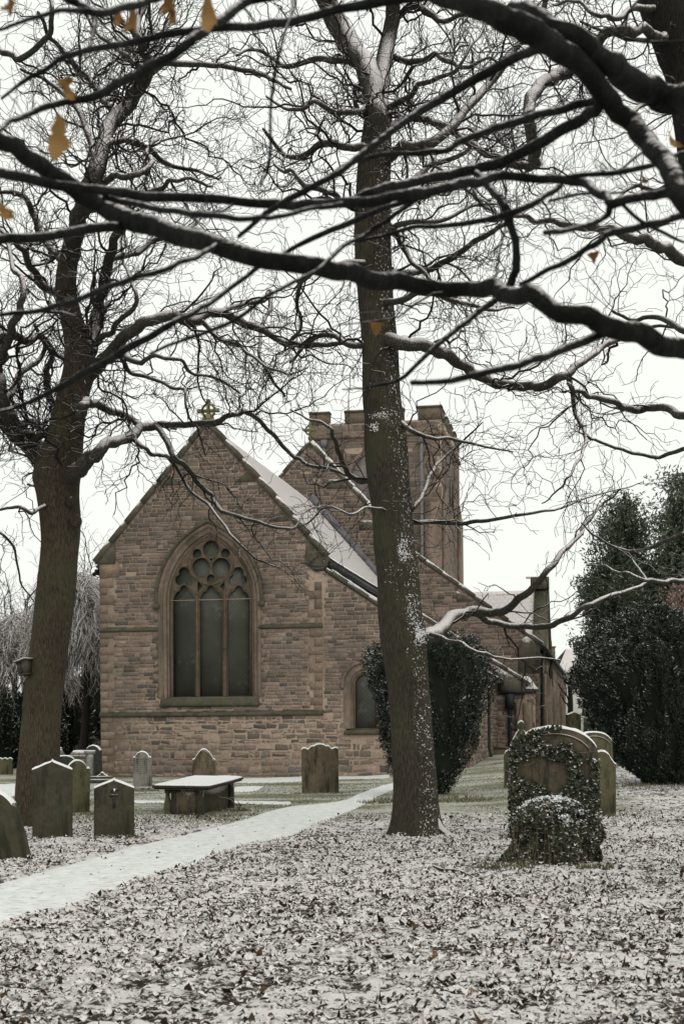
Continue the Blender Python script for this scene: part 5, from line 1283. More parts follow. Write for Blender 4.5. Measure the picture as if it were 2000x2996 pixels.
# main sycamore
bs = gp(1222, 2445); D = bs[1]
rows = [(1222, 2470, 138), (1220, 2440, 134), (1216, 2380, 130), (1214, 2300, 128), (1208, 2200, 124), (1201, 2100, 120), (1192, 2000, 122), (1183, 1920, 128), (1178, 1860, 138), (1166, 1780, 128), (1163, 1700, 124), (1152, 1600, 120), (1148, 1500, 118), (1136, 1400, 120), (1127, 1300, 124), (1122, 1220, 112), (1116, 1150, 108), (1110, 1000, 108), (1098, 860, 102), (1090, 700, 102), (1093, 520, 98), (1098, 430, 92), (1102, 350, 78), (1103, 290, 40)]
tr_ = [(*at(x, y, D), w_*D/F/2) for x, y, w_ in rows]
lim = [
 [(1100, 470, 40), (1100, 350, 66), (1085, 235, 70), (1040, 150, 72), (985, 60, 70), (945, -20, 62), (900, -110, 50), (860, -230, 36)],
 [(1096, 460, 36), (1108, 340, 60), (1114, 240, 58), (1130, 140, 52), (1150, 30, 48), (1165, -90, 42), (1200, -220, 30)],
 [dict(k=0.9, ls=.8), (1195, 1885, 62), (1240, 1868, 52), (1285, 1848, 46), (1322, 1802, 40), (1385, 1790, 32), (1450, 1798, 26), (1500, 1765, 25), (1570, 1705, 22), (1625, 1640, 18), (1680, 1580, 15), (1722, 1520, 12), (1765, 1470, 8), (1820, 1430, 5)],
 [dict(k=0.9, ls=.8), (1380, 1790, 24), (1440, 1822, 20), (1530, 1836, 19), (1590, 1835, 19), (1650, 1812, 18), (1720, 1770, 16), (1800, 1738, 14), (1900, 1702, 9)],
 [dict(k=0.8, ls=.6), (1240, 1850, 16), (1300, 1868, 12), (1350, 1885, 11), (1420, 1915, 10), (1480, 1926, 8), (1560, 1926, 6), (1640, 1930, 4)],
 [dict(k=1.8), (1155, 1540, 22), (1185, 1528, 16), (1260, 1526, 15), (1350, 1530, 14), (1440, 1520, 12), (1540, 1502, 10), (1620, 1490, 8), (1700, 1462, 7), (1780, 1440, 5), (1880, 1412, 3)],
 [dict(k=2.2), (1165, 1535, 20), (1205, 1495, 15), (1240, 1440, 13), (1262, 1380, 11), (1300, 1335, 9), (1350, 1295, 7), (1410, 1240, 4)],
 [dict(k=1.8), (1160, 1505, 9), (1120, 1490, 8), (1070, 1485, 8), (1020, 1505, 7), (960, 1480, 6), (900, 1530, 5), (840, 1550, 4)],
 [dict(k=1.2), (1120, 990, 52), (1175, 1000, 44), (1240, 1012, 40), (1300, 1035, 38), (1360, 1072, 34), (1430, 1110, 32), (1500, 1134, 30), (1570, 1132, 30), (1640, 1100, 28), (1700, 1058, 24), (1760, 1015, 22), (1830, 980, 18), (1900, 960, 12), (1990, 950, 8)],
 [(1660, 1090, 18), (1672, 1140, 16), (1680, 1210, 15), (1714, 1276, 14), (1700, 1330, 10), (1665, 1390, 8), (1630, 1435, 6), (1590, 1470, 4)],
 [dict(k=1.8), (1165, 1230, 22), (1200, 1255, 16), (1245, 1278, 13), (1320, 1285, 11), (1420, 1305, 8), (1500, 1320, 5)],
 [dict(k=2.2), (1120, 1385, 30), (1075, 1405, 20), (1030, 1395, 18), (1000, 1350, 16), (985, 1300, 14), (960, 1250, 11), (905, 1222, 8), (850, 1200, 5)],
 [(1110, 480, 30), (1180, 430, 30), (1268, 408, 30), (1357, 330, 28), (1447, 223, 26), (1530, 110, 22), (1600, 0, 18), (1650, -80, 12)],
 [(1110, 380, 26), (1180, 355, 24), (1250, 352, 22), (1330, 385, 20), (1400, 438, 20), (1470, 460, 20), (1535, 490, 20)],
 [(1100, 820, 26), (1160, 800, 22), (1230, 790, 20), (1300, 765, 20), (1357, 727, 18), (1440, 675, 16), (1500, 640, 14)],
 [(1100, 900, 22), (1180, 870, 20), (1260, 855, 18), (1340, 880, 16), (1420, 905, 12), (1500, 900, 8)],
 [(1085, 620, 26), (1020, 600, 22), (960, 560, 20), (900, 545, 18), (850, 500, 14), (800, 490, 10)],
 [(1085, 440, 28), (1020, 430, 24), (950, 420, 22), (880, 455, 18), (820, 440, 14), (770, 380, 10)],
 [(1085, 760, 24), (1010, 770, 18), (930, 790, 16), (880, 830, 14), (870, 900, 12), (880, 960, 10), (830, 1020, 7)],
 [(1095, 1010, 24), (1030, 1010, 20), (960, 980, 16), (900, 1000, 12), (850, 1060, 8)],
 [(1110, 640, 26), (1160, 690, 22), (1200, 760, 16), (1270, 820, 12), (1360, 850, 8)],
 [(1110, 560, 26), (1190, 540, 22), (1260, 480, 18), (1350, 450, 14), (1420, 380, 10), (1500, 350, 6)],
 [(1070, 160, 26), (1000, 180, 22), (930, 170, 18), (840, 190, 16), (760, 150, 12), (690, 160, 8)],
 [(1130, 150, 24), (1200, 180, 20), (1280, 160, 18), (1350, 200, 14), (1420, 170, 10), (1500, 190, 6)],
 [(1105, 320, 22), (1180, 290, 18), (1240, 240, 16), (1320, 215, 12), (1380, 130, 9), (1420, 60, 6)],
 [(1090, 300, 24), (1010, 330, 20), (930, 300, 16), (860, 320, 12), (780, 280, 8)],
 [(1150, 50, 24), (1220, 20, 20), (1290, 60, 16), (1370, 40, 12), (1450, 70, 8)],
 [(1110, 700, 22), (1190, 650, 18), (1290, 640, 14), (1400, 600, 10), (1500, 590, 6)],
]
PAR = dict(step=[0.15, 0.12, 0.09, 0.07], wig=0.30, lv=2, br=0.60, rmin=0.0042, lmin=0.2)
TW = dict(k=3.0, r=(0.007, 0.024), L=(0.8, 1.9), up=0.015)
def ex1(root, o):
    snowpatch(None, [(1222, 1858, 34, 24, 420, -0.34), (1200, 1810, 34, 60, 300, -0.33), (1168, 1610, 38, 40, 420, -0.32), (1150, 1680, 30, 30, 60, -0.32), (1125, 1225, 42, 24, 300, -0.31), (1100, 1250, 26, 14, 80, -0.31), (1130, 1330, 30, 60, 120, -0.31), (1168, 2452, 30, 16, 160, -0.42), (1225, 2130, 44, 60, 40, -0.34), (1225, 2290, 44, 60, 30, -0.35)], D, MSNOW, root, o, 0.015)
build_tree('sycamore', 'big straight sycamore trunk dusted with snow right of centre before the church', 'tree', bs, tr_, D, lim, PAR, TW, MB1, ML1, MT1, 5, roots=4, extra=ex1)
t_ = None
# snowy surface root at its foot
r0 = [at(1248, 2350, D-0.08), at(1264, 2392, D-0.1), at(1284, 2424, D-0.14), at(1312, 2444, D-0.16), at(1350, 2456, D-0.2)]
syc = bpy.data.objects['sycamore']; T_ = Tubes(); P_ = crom(np.array(r0), 6); T_.add(P_, np.linspace(0.12, 0.03, len(P_)), 12); T_.build('root', mat_bark('root_bark', (0.05, 0.04, 0.03), (0.12, 0.1, 0.08), (0.5, -0.3, 1), 0.05, 0.35, 20, 0.6), syc, bs)

# left tree
bl = gp(108, 2418); D2 = bl[1]
rows = [(108, 2440, 132), (108, 2400, 128), (110, 2300, 124), (115, 2200, 118), (122, 2100, 112), (132, 2000, 112), (145, 1900, 114), (157, 1800, 116), (166, 1700, 112), (174, 1600, 110), (176, 1520, 116), (170, 1450, 124), (165, 1400, 140), (172, 1350, 136), (186, 1290, 112), (198, 1230, 98), (212, 1160, 92), (228, 1100, 92), (232, 1050, 88), (222, 980, 76), (205, 920, 66), (192, 850, 62), (196, 780, 58), (212, 700, 50), (225, 650, 30)]
tr2 = [(*at(x, y, D2), w_*D2/F/2) for x, y, w_ in rows]
lim2 = [
 [(204, 780, 40), (212, 720, 54), (230, 640, 54), (255, 560, 52), (280, 490, 52), (300, 420, 46), (330, 350, 50), (380, 300, 46), (420, 240, 40), (435, 190, 34), (420, 140, 28), (400, 80, 24), (425, 0, 20), (450, -90, 14)],
 [(250, 1060, 50), (275, 980, 42), (285, 900, 38), (305, 820, 36), (325, 740, 32), (350, 660, 24), (380, 580, 18)],
 [dict(k=1.5), (160, 1420, 50), (128, 1350, 70), (90, 1305, 70), (45, 1260, 66), (10, 1200, 62), (-10, 1130, 56), (-20, 1050, 50), (-10, 960, 42)],
 [(230, 1130, 50), (280, 1075, 44), (330, 1020, 38), (400, 960, 36), (480, 922, 34), (560, 935, 32), (640, 912, 30), (720, 945, 26), (800, 985, 22), (880, 1012, 20), (960, 1005, 16), (1040, 1000, 10)],
 [dict(k=1.6), (190, 1415, 40), (222, 1380, 54), (252, 1350, 46), (300, 1310, 38), (350, 1285, 34), (395, 1270, 32), (430, 1248, 28), (500, 1245, 22), (560, 1238, 20), (640, 1228, 18), (700, 1214, 16), (735, 1210, 15), (790, 1260, 14), (840, 1318, 13), (900, 1358, 12), (970, 1372, 11), (1030, 1398, 8)],
 [dict(k=1.6), (455, 1245, 20), (490, 1290, 19), (510, 1340, 18), (550, 1370, 17), (580, 1415, 16), (620, 1450, 15), (650, 1495, 14), (720, 1520, 12), (800, 1540, 10), (860, 1540, 8), (900, 1490, 6), (960, 1480, 4)],
 [dict(k=1.6), (385, 1275, 18), (420, 1310, 14), (450, 1330, 13), (495, 1340, 12), (530, 1390, 11), (560, 1440, 11), (610, 1480, 10), (650, 1530, 9), (700, 1590, 8), (760, 1640, 6), (820, 1660, 4)],
 [dict(k=1.4), (212, 1230, 20), (236, 1205, 30), (246, 1185, 32), (265, 1175, 26), (320, 1200, 24), (370, 1222, 22), (420, 1248, 18)],
 [(130, 1320, 40), (150, 1270, 28), (160, 1210, 26), (145, 1150, 24), (135, 1100, 20), (150, 1040, 16), (120, 980, 10)],
 [(80, 1300, 30), (120, 1270, 24), (110, 1240, 22), (60, 1235, 18), (0, 1240, 14)],
 [dict(k=1.6), (160, 1450, 14), (100, 1500, 13), (60, 1480, 12), (20, 1490, 9), (-60, 1500, 6)],
 [dict(k=1.6, ls=.7), (150, 1465, 12), (210, 1480, 12), (185, 1450, 10), (130, 1430, 9), (80, 1420, 7)],
 [(195, 860, 30), (130, 840, 26), (90, 780, 22), (60, 720, 18), (20, 680, 14), (-40, 640, 10)],
 [(200, 780, 26), (130, 700, 22), (90, 620, 20), (60, 570, 16), (-10, 560, 12)],
 [dict(k=1.4), (-15, 1120, 40), (-5, 1060, 34), (20, 1000, 28), (50, 930, 24), (70, 850, 20), (40, 780, 16), (10, 700, 10)],
 [dict(k=1.4), (-20, 1060, 36), (10, 980, 30), (80, 1000, 24), (120, 980, 20), (170, 1040, 16), (200, 1060, 14)],
 [(235, 1010, 24), (300, 990, 20), (350, 940, 16), (400, 880, 14), (380, 820, 12), (360, 760, 8)],
 [(260, 560, 24), (320, 520, 22), (390, 510, 20), (440, 480, 18), (430, 440, 14), (470, 400, 8)],
 [(285, 480, 24), (260, 400, 20), (230, 320, 18), (180, 270, 16), (120, 230, 12), (60, 200, 8)],
 [(300, 430, 22), (360, 410, 20), (430, 430, 18), (490, 480, 16), (560, 500, 12), (640, 520, 8)],
 [(345, 345, 24), (300, 290, 22), (270, 240, 18), (215, 180, 16), (150, 110, 14), (110, 30, 10)],
 [(400, 280, 24), (470, 190, 22), (560, 185, 20), (640, 190, 18), (720, 210, 16), (790, 225, 14), (850, 260, 10)],
 [(425, 210, 22), (380, 170, 16), (330, 130, 14), (280, 90, 12), (240, 20, 10)],
 [(320, 760, 20), (400, 740, 18), (450, 700, 16), (520, 690, 14), (580, 720, 12), (640, 700, 8)],
 [(240, 620, 24), (300, 600, 20), (360, 570, 18), (440, 560, 16), (500, 530, 14), (560, 520, 12), (620, 545, 8)],
 [(640, 910, 18), (700, 890, 16), (770, 880, 16), (790, 850, 16), (790, 900, 14), (765, 960, 12), (760, 1040, 10), (790, 1100, 10), (835, 1160, 8)],
 [(350, 1030, 22), (400, 1060, 18), (440, 1045, 14), (520, 1050, 12), (560, 1090, 10), (620, 1100, 8), (700, 1150, 6)],
 [(350, 1040, 16), (380, 1090, 14), (450, 1110, 12), (510, 1135, 10), (540, 1140, 10), (545, 1200, 8), (580, 1260, 7), (600, 1330, 5)],
 [(580, 930, 18), (640, 990, 14), (700, 1010, 12), (760, 1060, 10), (830, 1090, 8), (900, 1080, 5)],
 [dict(k=1.4), (10, 1180, 24), (40, 1140, 20), (60, 1090, 18), (110, 1060, 16), (130, 1010, 14), (100, 950, 10)],
 [dict(k=3), (-40, 1520, 10), (0, 1560, 9), (40, 1600, 8), (60, 1700, 6), (100, 1760, 4)],
 [(-10, 130, 20), (60, 170, 20), (140, 100, 18), (150, 30, 14), (130, -60, 10)],
]
TW2 = dict(k=2.9, r=(0.007, 0.026), L=(0.8, 2.0), up=0.02)
def ex2(root, o):
    for px_, py_, rr in ((205, 1468, 0.08), (222, 1524, 0.10)):
        pf = [(rr*math.sin(t*math.pi/8)*1.0, math.cos(t*math.pi/8)) for t in range(9)]
        V, Q = loft([(-rr*c_*1.2, max(0.004, q_), max(0.004, q_), 0, 0) for q_, c_ in pf], (0, 0, 0), 18, 0.35, px_*0.1, 2)
        e_ = at(px_, py_, D2-(0.34 if py_ > 1300 else 0.24))-o; mk('burr', V+e_, Q, MB2, root, True)
build_tree('tree', 'leaning left-hand tree with forked snowy crown and a bird box on its trunk', 'tree', bl, tr2, D2, lim2, PAR, TW2, MB2, ML1, MT1, 8, flare=0.2, extra=ex2)

# right tree: trunk just outside the picture, dark leaning bole in the top corner
D3 = 14.0; cl3 = [(4.3, D3, -0.1, 0.42), (4.25, D3, 1.5, 0.36), (4.1, D3, 3.5, 0.33), (3.9, D3, 5.0, 0.32), (*at(2060, 330, D3), 0.31), (*at(2000, 150, D3), 0.27), (*at(1950, 20, D3), 0.26), (*at(1915, -120, D3), 0.24), (*at(1900, -300, D3), 0.20)]
lim3 = [
 [(1960, 110, 34), (1893, 90, 32), (1830, 82, 34), (1790, 90, 30), (1735, 140, 34), (1690, 180, 38), (1650, 208, 42), (1600, 235, 42), (1560, 285, 40), (1546, 340, 38), (1556, 410, 36), (1566, 470, 34), (1545, 488, 26), (1480, 470, 22)],
 [(2080, 820, 44), (2000, 760, 40), (1940, 720, 36), (1880, 705, 32), (1800, 675, 28), (1720, 662, 24), (1640, 655, 20), (1560, 645, 18), (1500, 630, 14), (1440, 640, 10)],
 [dict(k=1.3), (2080, 1200, 34), (2000, 1212, 26), (1940, 1195, 24), (1880, 1200, 24), (1830, 1190, 22), (1770, 1165, 20), (1700, 1150, 16), (1660, 1120, 12)],
 [dict(k=1.4), (2080, 1300, 16), (2000, 1312, 14), (1930, 1335, 13), (1880, 1330, 12), (1807, 1312, 11), (1740, 1285, 10), (1716, 1277, 9)],
 [dict(k=1.4), (2080, 1520, 16), (2000, 1562, 14), (1930, 1590, 12), (1870, 1610, 11), (1800, 1603, 9), (1740, 1570, 7), (1700, 1530, 5)],
 [dict(k=1.3), (2080, 1680, 20), (2000, 1695, 16), (1940, 1702, 14), (1885, 1695, 12), (1820, 1675, 9), (1760, 1658, 7), (1715, 1650, 5)],
 [dict(k=1.5), (1890, 1695, 8), (1870, 1665, 7), (1840, 1630, 6), (1800, 1600, 5)],
 [(2060, 980, 24), (1990, 960, 20), (1920, 930, 16), (1850, 935, 12), (1790, 905, 9)],
 [(2080, 560, 24), (2000, 520, 20), (1920, 560, 16), (1860, 540, 14), (1800, 580, 10)],
 [(1985, 120, 18), (2010, 115, 18), (1880, 118, 14), (1800, 100, 12), (1700, 60, 8)],
 [(2050, 300, 22), (1980, 330, 20), (1900, 300, 16), (1840, 330, 12), (1780, 310, 8)],
 [(1940, 30, 26), (1860, 20, 22), (1800, 50, 18), (1740, 40, 14), (1680, 0, 10), (1620, 10, 8)],
]
PAR3 = dict(PAR, step=[0.11, 0.08, 0.06, 0.05], lmin=0.15, rmin=0.002)
TW3 = dict(k=3.0, r=(0.004, 0.011), L=(0.5, 1.3), up=0.02)
build_tree('tree', 'dark leaning bole in the top right corner sending limbs in from the right', 'tree', (4.3, D3, 0), cl3, D3, lim3, PAR3, TW3, mat_bark('dark_bole_bark', (0.018, 0.018, 0.015), (0.05, 0.048, 0.04), (0.2, -0.2, 1), 0.9, 1.1, 20, 0.6), ML1, MT1, 12)

# near oak: trunk out of frame on the right, branches crossing close to the camera
Dn = 3.4
def c5(*p): return [(x*0.638, y*0.638, w_*0.638)+tuple(r_) for x, y, w_, *r_ in p]
def c6(*p): return [(1000+x*0.638, y*0.638, w_*0.638)+tuple(r_) for x, y, w_, *r_ in p]
lim4 = [
 [dict(k=1.0)]+[(2330, 1060, 74, .3), (2150, 1040, 68, .2), (2000, 1022, 60), (1850, 975, 60), (1700, 925, 56), (1560, 872, 54), (1460, 850, 50), (1350, 842, 46), (1220, 835, 48), (1100, 818, 52), (970, 790, 54), (800, 758, 52), (640, 720, 54), (485, 682, 58), (330, 618, 56), (215, 548, 52), (100, 470, 50), (0, 410, 48), (-120, 340, 44), (-300, 250, 34)],
 [(2330, 540, 60, .4)]+c6((1800, 890, 56), (1568, 890, 46), (1400, 897, 44), (1250, 925, 44), (1190, 890, 42), (1080, 835, 42), (900, 812, 42), (720, 812, 42), (600, 838, 44), (400, 875, 46), (200, 905, 48), (0, 935, 50))+c5((1400, 940, 46), (1250, 932, 44), (900, 905, 44), (600, 893, 44), (400, 862, 44), (200, 835, 50), (0, 785, 50), (-150, 750, 44)),
 [dict(D=3.1, k=1.0)]+[(2500, 700, 110, .5)]+c6((1800, 1080, 112), (1568, 900, 100), (1500, 760, 94), (1400, 645, 92), (1280, 510, 92), (1150, 370, 98), (1000, 235, 110), (850, 130, 120), (700, 50, 110), (480, -20, 80), (200, -100, 60)),
 [dict(D=3.2, k=0.8)]+[(2600, 330, 130, .5)]+c6((1800, 490, 140), (1568, 450, 130), (1420, 410, 130), (1300, 340, 120), (1180, 250, 110), (1050, 150, 100), (900, 75, 90), (780, 20, 70)),
 c6((1000, 175, 50), (910, 212, 44), (800, 262, 44), (600, 372, 42), (400, 482, 40), (200, 618, 36), (0, 778, 32))+c5((1400, 872, 30), (1250, 955, 26), (1100, 1080, 18)),
 c6((1240, 440, 40), (1150, 462, 40), (1000, 502, 38), (850, 543, 36), (600, 622, 32), (450, 690, 28), (250, 702, 26), (80, 730, 22), (-60, 800, 14)),
 c6((1230, 440, 60), (1190, 480, 54), (1100, 545, 52), (900, 655, 52), (700, 750, 50), (520, 800, 46), (300, 840, 44), (150, 870, 40), (50, 915, 36)),
 c6((610, 790, 34), (690, 870, 38), (750, 950, 40), (780, 1050, 38), (800, 1150, 36), (795, 1240, 40), (750, 1330, 36), (600, 1450, 28), (420, 1600, 24), (270, 1735, 18), (100, 1775, 10), (0, 1785, 6)),
 c6((400, 895, 24), (200, 950, 26), (0, 1035, 28))+c5((1400, 1110, 24), (1250, 1190, 18)),
 c6((340, 915, 22), (220, 1000, 22), (100, 1080, 22), (0, 1135, 20))+c5((1450, 1240, 20), (1250, 1340, 18), (1050, 1480, 20), (860, 1550, 18), (690, 1618, 12)),
 c6((1000, 850, 28), (900, 920, 30), (780, 970, 32), (600, 1022, 26), (350, 1040, 22), (220, 1070, 18), (80, 1105, 14)),
 c6((1240, 935, 36), (1200, 1000, 28), (1080, 1042, 24), (930, 1070, 26)),
 c6((1750, 940, 40), (1568, 985, 34), (1400, 1032, 34), (1230, 1072, 34), (1150, 1125, 30), (1000, 1210, 26), (820, 1302, 20)),
 c6((1230, 1510, 44), (1170, 1542, 42), (1000, 1605, 40), (850, 1660, 36), (600, 1722, 34), (320, 1762, 26)),
 [dict(D=3.0)]+[(1500, -60, 40), (1250, -20, 36)]+c5((1568, 35, 40), (1350, 92, 42), (1150, 118, 40), (950, 128, 38), (700, 168, 34), (500, 212, 30), (300, 262, 26), (150, 352, 20), (0, 445, 14)),
 [dict(D=3.0)]+[(900, -40, 46)]+c5((1150, 0, 44), (1050, 62, 44), (950, 132, 46), (850, 205, 46), (700, 302, 44), (550, 372, 40), (450, 432, 38), (280, 470, 34), (100, 535, 26), (0, 592, 20), (-150, 700, 14)),
 [dict(D=2.8)]+c5((800, -60, 40), (680, 0, 38), (560, 35, 38), (430, 62, 36), (330, 40, 26), (150, 82, 20), (0, 132, 16)),
 [dict(D=2.8)]+c5((290, -20, 34), (360, 20, 32), (430, 62, 30), (420, 180, 14), (375, 250, 8)),
 c5((900, 1060, 40), (700, 1040, 46), (560, 1035, 46), (400, 1055, 44), (200, 1085, 44), (0, 1090, 46), (-200, 1095, 44)),
 c5((1000, 1120, 26), (930, 1160, 26), (850, 1195, 26), (700, 1252, 26), (500, 1312, 26), (330, 1382, 28), (200, 1420, 26), (0, 1445, 20)),
 c5((1250, 1190, 20), (1180, 1230, 22), (1000, 1360, 24), (900, 1425, 26), (750, 1505, 32), (600, 1592, 36), (400, 1702, 34), (250, 1785, 28), (60, 1872, 18), (-60, 1900, 12)),
 [dict(D=3.8)]+c5((1345, -30, 12), (1335, 60, 12), (1300, 160, 13), (1262, 330, 15), (1240, 500, 14), (1240, 680, 14), (1225, 780, 16), (1195, 850, 10)),
 c5((480, 905, 30), (600, 930, 30), (800, 968, 30), (1000, 992, 30), (1150, 1000, 26), (1300, 985, 22), (1568, 930, 18)),
 [dict(D=3.7)]+c5((350, 1450, 12), (250, 1430, 16), (100, 1435, 18), (-60, 1455, 16)),
 [dict(D=3.8)]+c5((1100, 0, 12), (1140, 60, 10), (1190, 120, 6)),
 [dict(D=3.9)]+c6((1568, 190, 14), (1350, 186, 13), (1200, 120, 8)),
 [dict(D=3.9)]+c6((1360, 0, 12), (1310, 60, 14), (1300, 130, 10)),
 [dict(D=3.9)]+c6((1700, 700, 30), (1568, 700, 26), (1450, 745, 24), (1300, 785, 26), (1150, 795, 24), (1000, 815, 20)),
 [dict(D=3.9)]+c6((1280, 930, 18), (1380, 1020, 18), (1480, 1070, 16), (1568, 1110, 12)),
 [dict(D=3.9)]+c6((600, 870, 16), (640, 940, 16), (700, 975, 12)),
 [dict(D=4.1)]+c6((950, 920, 14), (1100, 890, 14), (1300, 880, 10)),
]
PAR4 = dict(step=[0.05, 0.04, 0.035], wig=0.16, lv=1, br=0.22, rmin=0.0010, lmin=0.06)
TW4 = dict(k=0.55, r=(0.0015, 0.004), L=(0.08, 0.3), up=0.01)
cl4 = [(2.9, 4.4, -0.1, 0.34), (2.88, 4.4, 1.0, 0.28), (2.8, 4.35, 2.4, 0.26), (2.75, 4.3, 3.6, 0.24), (2.8, 4.3, 5.2, 0.2), (2.9, 4.3, 7.0, 0.15)]
def sag(f): return f
OLDLIMB = limb
def link_to_trunk():
    """three boughs carry the crossing branches back to the trunk outside the picture"""
    T_ = []
    for px_, py_, d_, z in ((2330, 1060, Dn+.3, 2.0), (2500, 700, 3.1+.5, 2.6), (2600, 330, 3.2+.5, 2.9), (2330, 540, Dn+.4, 2.4)):
        e_ = at(px_, py_, d_); s_ = np.array([2.82, 4.36, z]); m_ = (e_+s_)/2+np.array([0, 0, 0.05]); T_.append((np.array([s_, m_, e_])))
    return T_
def ex4(root, o):
    for P_ in link_to_trunk():
        t_ = Tubes(); Q_ = crom(P_, 6); t_.add(Q_, np.linspace(0.06, 0.033, len(Q_)), 12); t_.build('limb', MN1, root, o)
    # a few withered leaves still hanging
    ML = mat_leaf('withered_oak_leaf', [(0.16, 0.075, 0.035), (0.15, 0.11, 0.03), (0.12, 0.11, 0.03)], t0=2.2, t1=2.4)
    nd_ = ML.node_tree; no_ = nd_.nodes.new('ShaderNodeTexNoise'); no_.inputs['Scale'].default_value = 30; ra_ = nd_.nodes.new('ShaderNodeValToRGB'); ra_.color_ramp.elements[0].position = 0.42; ra_.color_ramp.elements[1].position = 0.58; ra_.color_ramp.elements[0].color = (0.26, 0.095, 0.035, 1); ra_.color_ramp.elements[1].color = (0.17, 0.145, 0.035, 1); nd_.links.new(no_.outputs[0], ra_.inputs[0]); nd_.links.new(ra_.outputs[0], nd_.nodes['Principled BSDF'].inputs['Base Color'])
    for px_, py_, hgt, wd, D_, sl_ in ((165, 400, 145, 62, 2.6, 0.05), (370, 60, 70, 42, 2.8, 0.4), (495, 40, 70, 26, 2.8, 0.1), (608, 35, 120, 50, 2.5, -0.1), (480, 10, 60, 50, 2.8, 0.3), (205, 262, 60, 30, 2.9, -0.6), (20, 610, 70, 36, 2.6, -0.9), (1098, 955, 40, 40, 3.6, -1.0), (1740, 745, 30, 34, 3.6, 0.6), (1980, 405, 60, 22, 3.2, -0.9), (340, 45, 50, 34, 2.8, -0.3), (1885, 520, 30, 14, 3.6, -0.8), (185, 235, 40, 40, 2.9, 0.9), (10, 10, 40, 40, 2.8, 1.0)):
        n = 14; b = B(); s_ = D_/F
        L_, R2 = [], []
        for i in range(n+1):
            t = i/n; w_ = math.sin(math.pi*t**1.25)**0.8*wd/2*(1+0.13*math.sin(t*26+px_))*s_; z = -(t-0.5)*hgt*s_; bend = 0.02*math.sin(t*3)
            L_.append((-w_*(1+0.16*math.sin(t*31)), bend-0.05*w_, z)); R2.append((w_*(1+0.16*math.sin(t*27+2)), bend, z+0.01*math.sin(t*9))); b.add([L_[-1], (0, bend+0.1*w_, z), R2[-1]], [])
            if i: k = b.n-6; b.f4 += [[k, k+1, k+4, k+3], [k+1, k+2, k+5, k+4]]; b.m4 += [0, 0]
        lf = b.build('leaf', [ML], root, True); c_ = at(px_, py_, D_)-o; lf.location = [float(v) for v in c_]; lf.rotation_euler = (0, sl_, rnd.uniform(-0.5, 0.5))
        st = Tubes(); up_ = np.array([math.sin(-sl_)*-1, 0, math.cos(sl_)])*hgt*s_*0.5
build_tree('oak_tree', 'oak whose dark snow-edged branches cross close overhead with a few withered leaves', 'tree', (2.9, 4.4, 0), cl4, Dn, [( [L_[0] if isinstance(L_[0], dict) else dict()] + [q for q in L_ if not isinstance(q, dict)] ) for L_ in lim4], PAR4, TW4, MN1, MN1, MN1, 21, crook=0.25, extra=ex4)

# bird box on the left tree
q = at(72, 1955, D2-0.30); nb = empty('bird_box', q, R(-25), 'small weathered wooden nest box tilted on the left tree trunk', 'bird box'); nb.rotation_euler = (0, R(-10), R(-30))
MW = mat_plain('weathered_board', (0.035, 0.03, 0.022), (0.085, 0.072, 0.055), 8, 0.5, stretch=(1, 1, 0.2)); s_ = D2/F*0.78
b = B(); b.prism([(-15*s_, -22*s_), (15*s_, -22*s_), (22*s_, 26*s_), (-20*s_, 22*s_)], -0.09, 0.09); b.build('box', [MW], nb)
b = B(); b.prism([(-26*s_, 22*s_), (28*s_, 27*s_), (28*s_, 31*s_), (-26*s_, 26*s_)], -0.13, 0.12); lid = b.build('lid', [MW], nb)
b = B(); b.prism([(-25*s_, 26.5*s_), (27*s_, 31.5*s_), (27*s_, 34*s_), (-25*s_, 29*s_)], -0.12, 0.11); b.build('snow_cap', [MSNOW], nb)
b = B(); b.box(-3*s_, -0.095, -20*s_, 6*s_, -0.0905, 22*s_); b.build('painted_opening', [MIRON], nb)  # raised black strip, paints the shade inside the box entrance
b = B(); b.box(-14*s_, -0.11, -27*s_, 20*s_, 0.1, -22.2*s_); b.build('floor', [MW], nb)

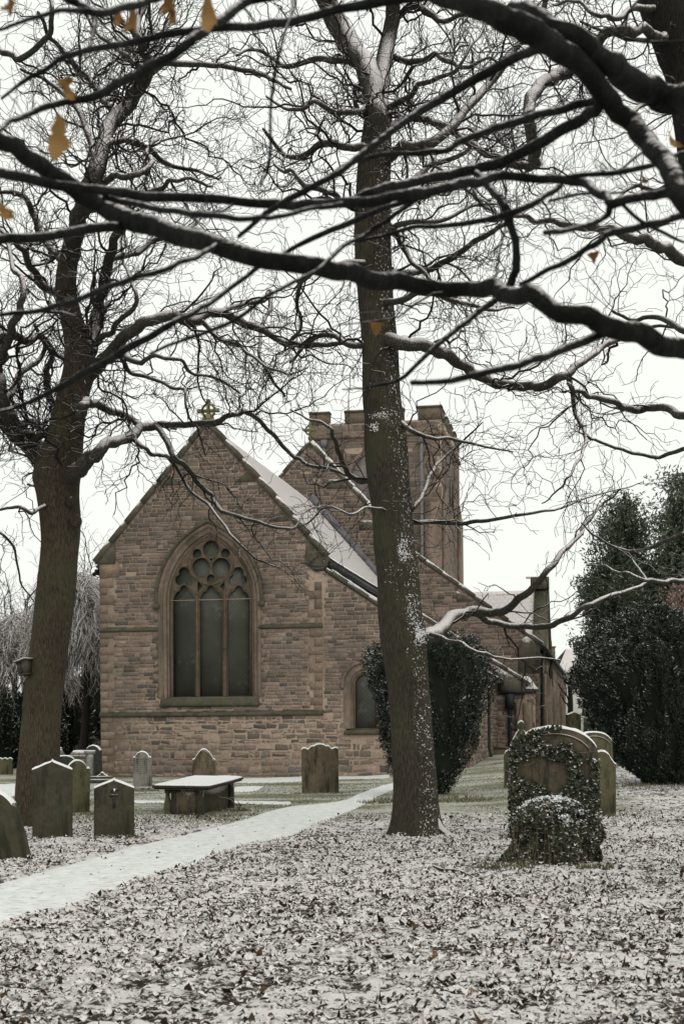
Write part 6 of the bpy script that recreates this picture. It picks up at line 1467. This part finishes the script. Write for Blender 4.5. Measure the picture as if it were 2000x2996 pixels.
# weeping tree with frosted hanging twigs, far bare crowns
MFROST = mat_bark('frosted_twig', (0.06, 0.052, 0.036), (0.14, 0.12, 0.085), (0, -0.1, 1), 0.0, 0.5, 1.6, 1.4, stretch=False)
def weeping(label, cx_, D, l, r_, ytop, ybot, n, seed, mat=MFROST):
    rg = random.Random(seed); base = at(cx_, 2250, D); base[2] = float(ground(base[0], base[1])); root = empty('weeping_tree', base, 0, label, 'tree')
    T_ = Tubes(); top = at(cx_, ytop+60, D); T_.add(crom([base, (base*0.5+top*0.5)+np.array([0.2, 0, 0]), top], 6), np.linspace(0.2, 0.08, 13)); T_.build('trunk', MT1, root, base)
    T_ = Tubes(); s_ = D/F
    for _ in range(n):
        px_ = rg.uniform(l, r_); e = abs(px_-(l+r_)/2)/((r_-l)/2); py_ = ytop+(ybot-ytop)*(0.30*e*e+0.45*rg.random()**1.3*(1-0.3*e)); p_ = at(px_, py_, D+rg.uniform(-2.0, 2.0)); d = np.array([(px_-cx_)*0.01+rg.gauss(0, .5), rg.gauss(0, .5), rg.uniform(-.3, .8)]); P_ = [p_]
        k = rg.randint(6, 16)
        for i in range(k): d += np.array([rg.gauss(0, .28), rg.gauss(0, .25), -0.24]); d /= np.linalg.norm(d); P_.append(P_[-1]+d*0.16)
        T_.add(P_, np.linspace(0.014, 0.006, k+1), 3)
    T_.build('twigs', mat, root, base)
weeping('weeping tree with frosted pale hanging twigs beside the church corner', 240, 58.5, 150, 290, 1680, 2120, 5200, 3)
weeping('pale frosted weeping tree beyond the left trunk at the picture edge', 60, 68, -60, 170, 1800, 2160, 2600, 4)
def fartree(label, cx_, D, ytop, spread, seed, ybase=2200, n=9):
    rg = random.Random(seed); base = at(cx_, ybase, D); base[2] = float(ground(base[0], base[1])); root = empty('bare_tree', base, 0, label, 'tree', 'bare trees in the distance')
    T_ = Tubes(); H = at(cx_, ytop, D)[2]; T_.add(crom([base, base+np.array([0.1, 0, H*0.4]), base+np.array([0, 0, H*0.62])], 5), np.linspace(0.22, 0.1, 11)); T_.build('trunk', MT1, root, base)
    T_ = Tubes(); par = dict(step=[0.3, 0.22, 0.18], wig=0.16, lv=2, br=0.7, rmin=0.008, lmin=0.3)
    for i in range(n):
        a = rg.uniform(0, 6.28); z = H*rg.uniform(0.3, 0.62); grow(T_, tuple(base+np.array([0, 0, z])), (math.cos(a)*rg.uniform(.3, 1)*spread, math.sin(a)*0.6, rg.uniform(0.6, 1.3)), H*rg.uniform(0.3, 0.42), 0.05, 0, par, rg, 0.03)
    T_.build('twigs', MT1, root, base)
fartree('faint bare tree crown rising behind the left slope of the chancel roof', 285, 80, 1530, 0.9, 5, n=14)
fartree('faint bare tree between the left trunk and the picture edge', 40, 85, 1600, 0.9, 6, n=12)
fartree('small bare tree in front of the distant pale house', 1665, 90, 1900, 0.8, 7, n=7)
fartree('bare tree at the far left beyond the dark shrubs', -80, 90, 1650, 0.9, 8, n=10)
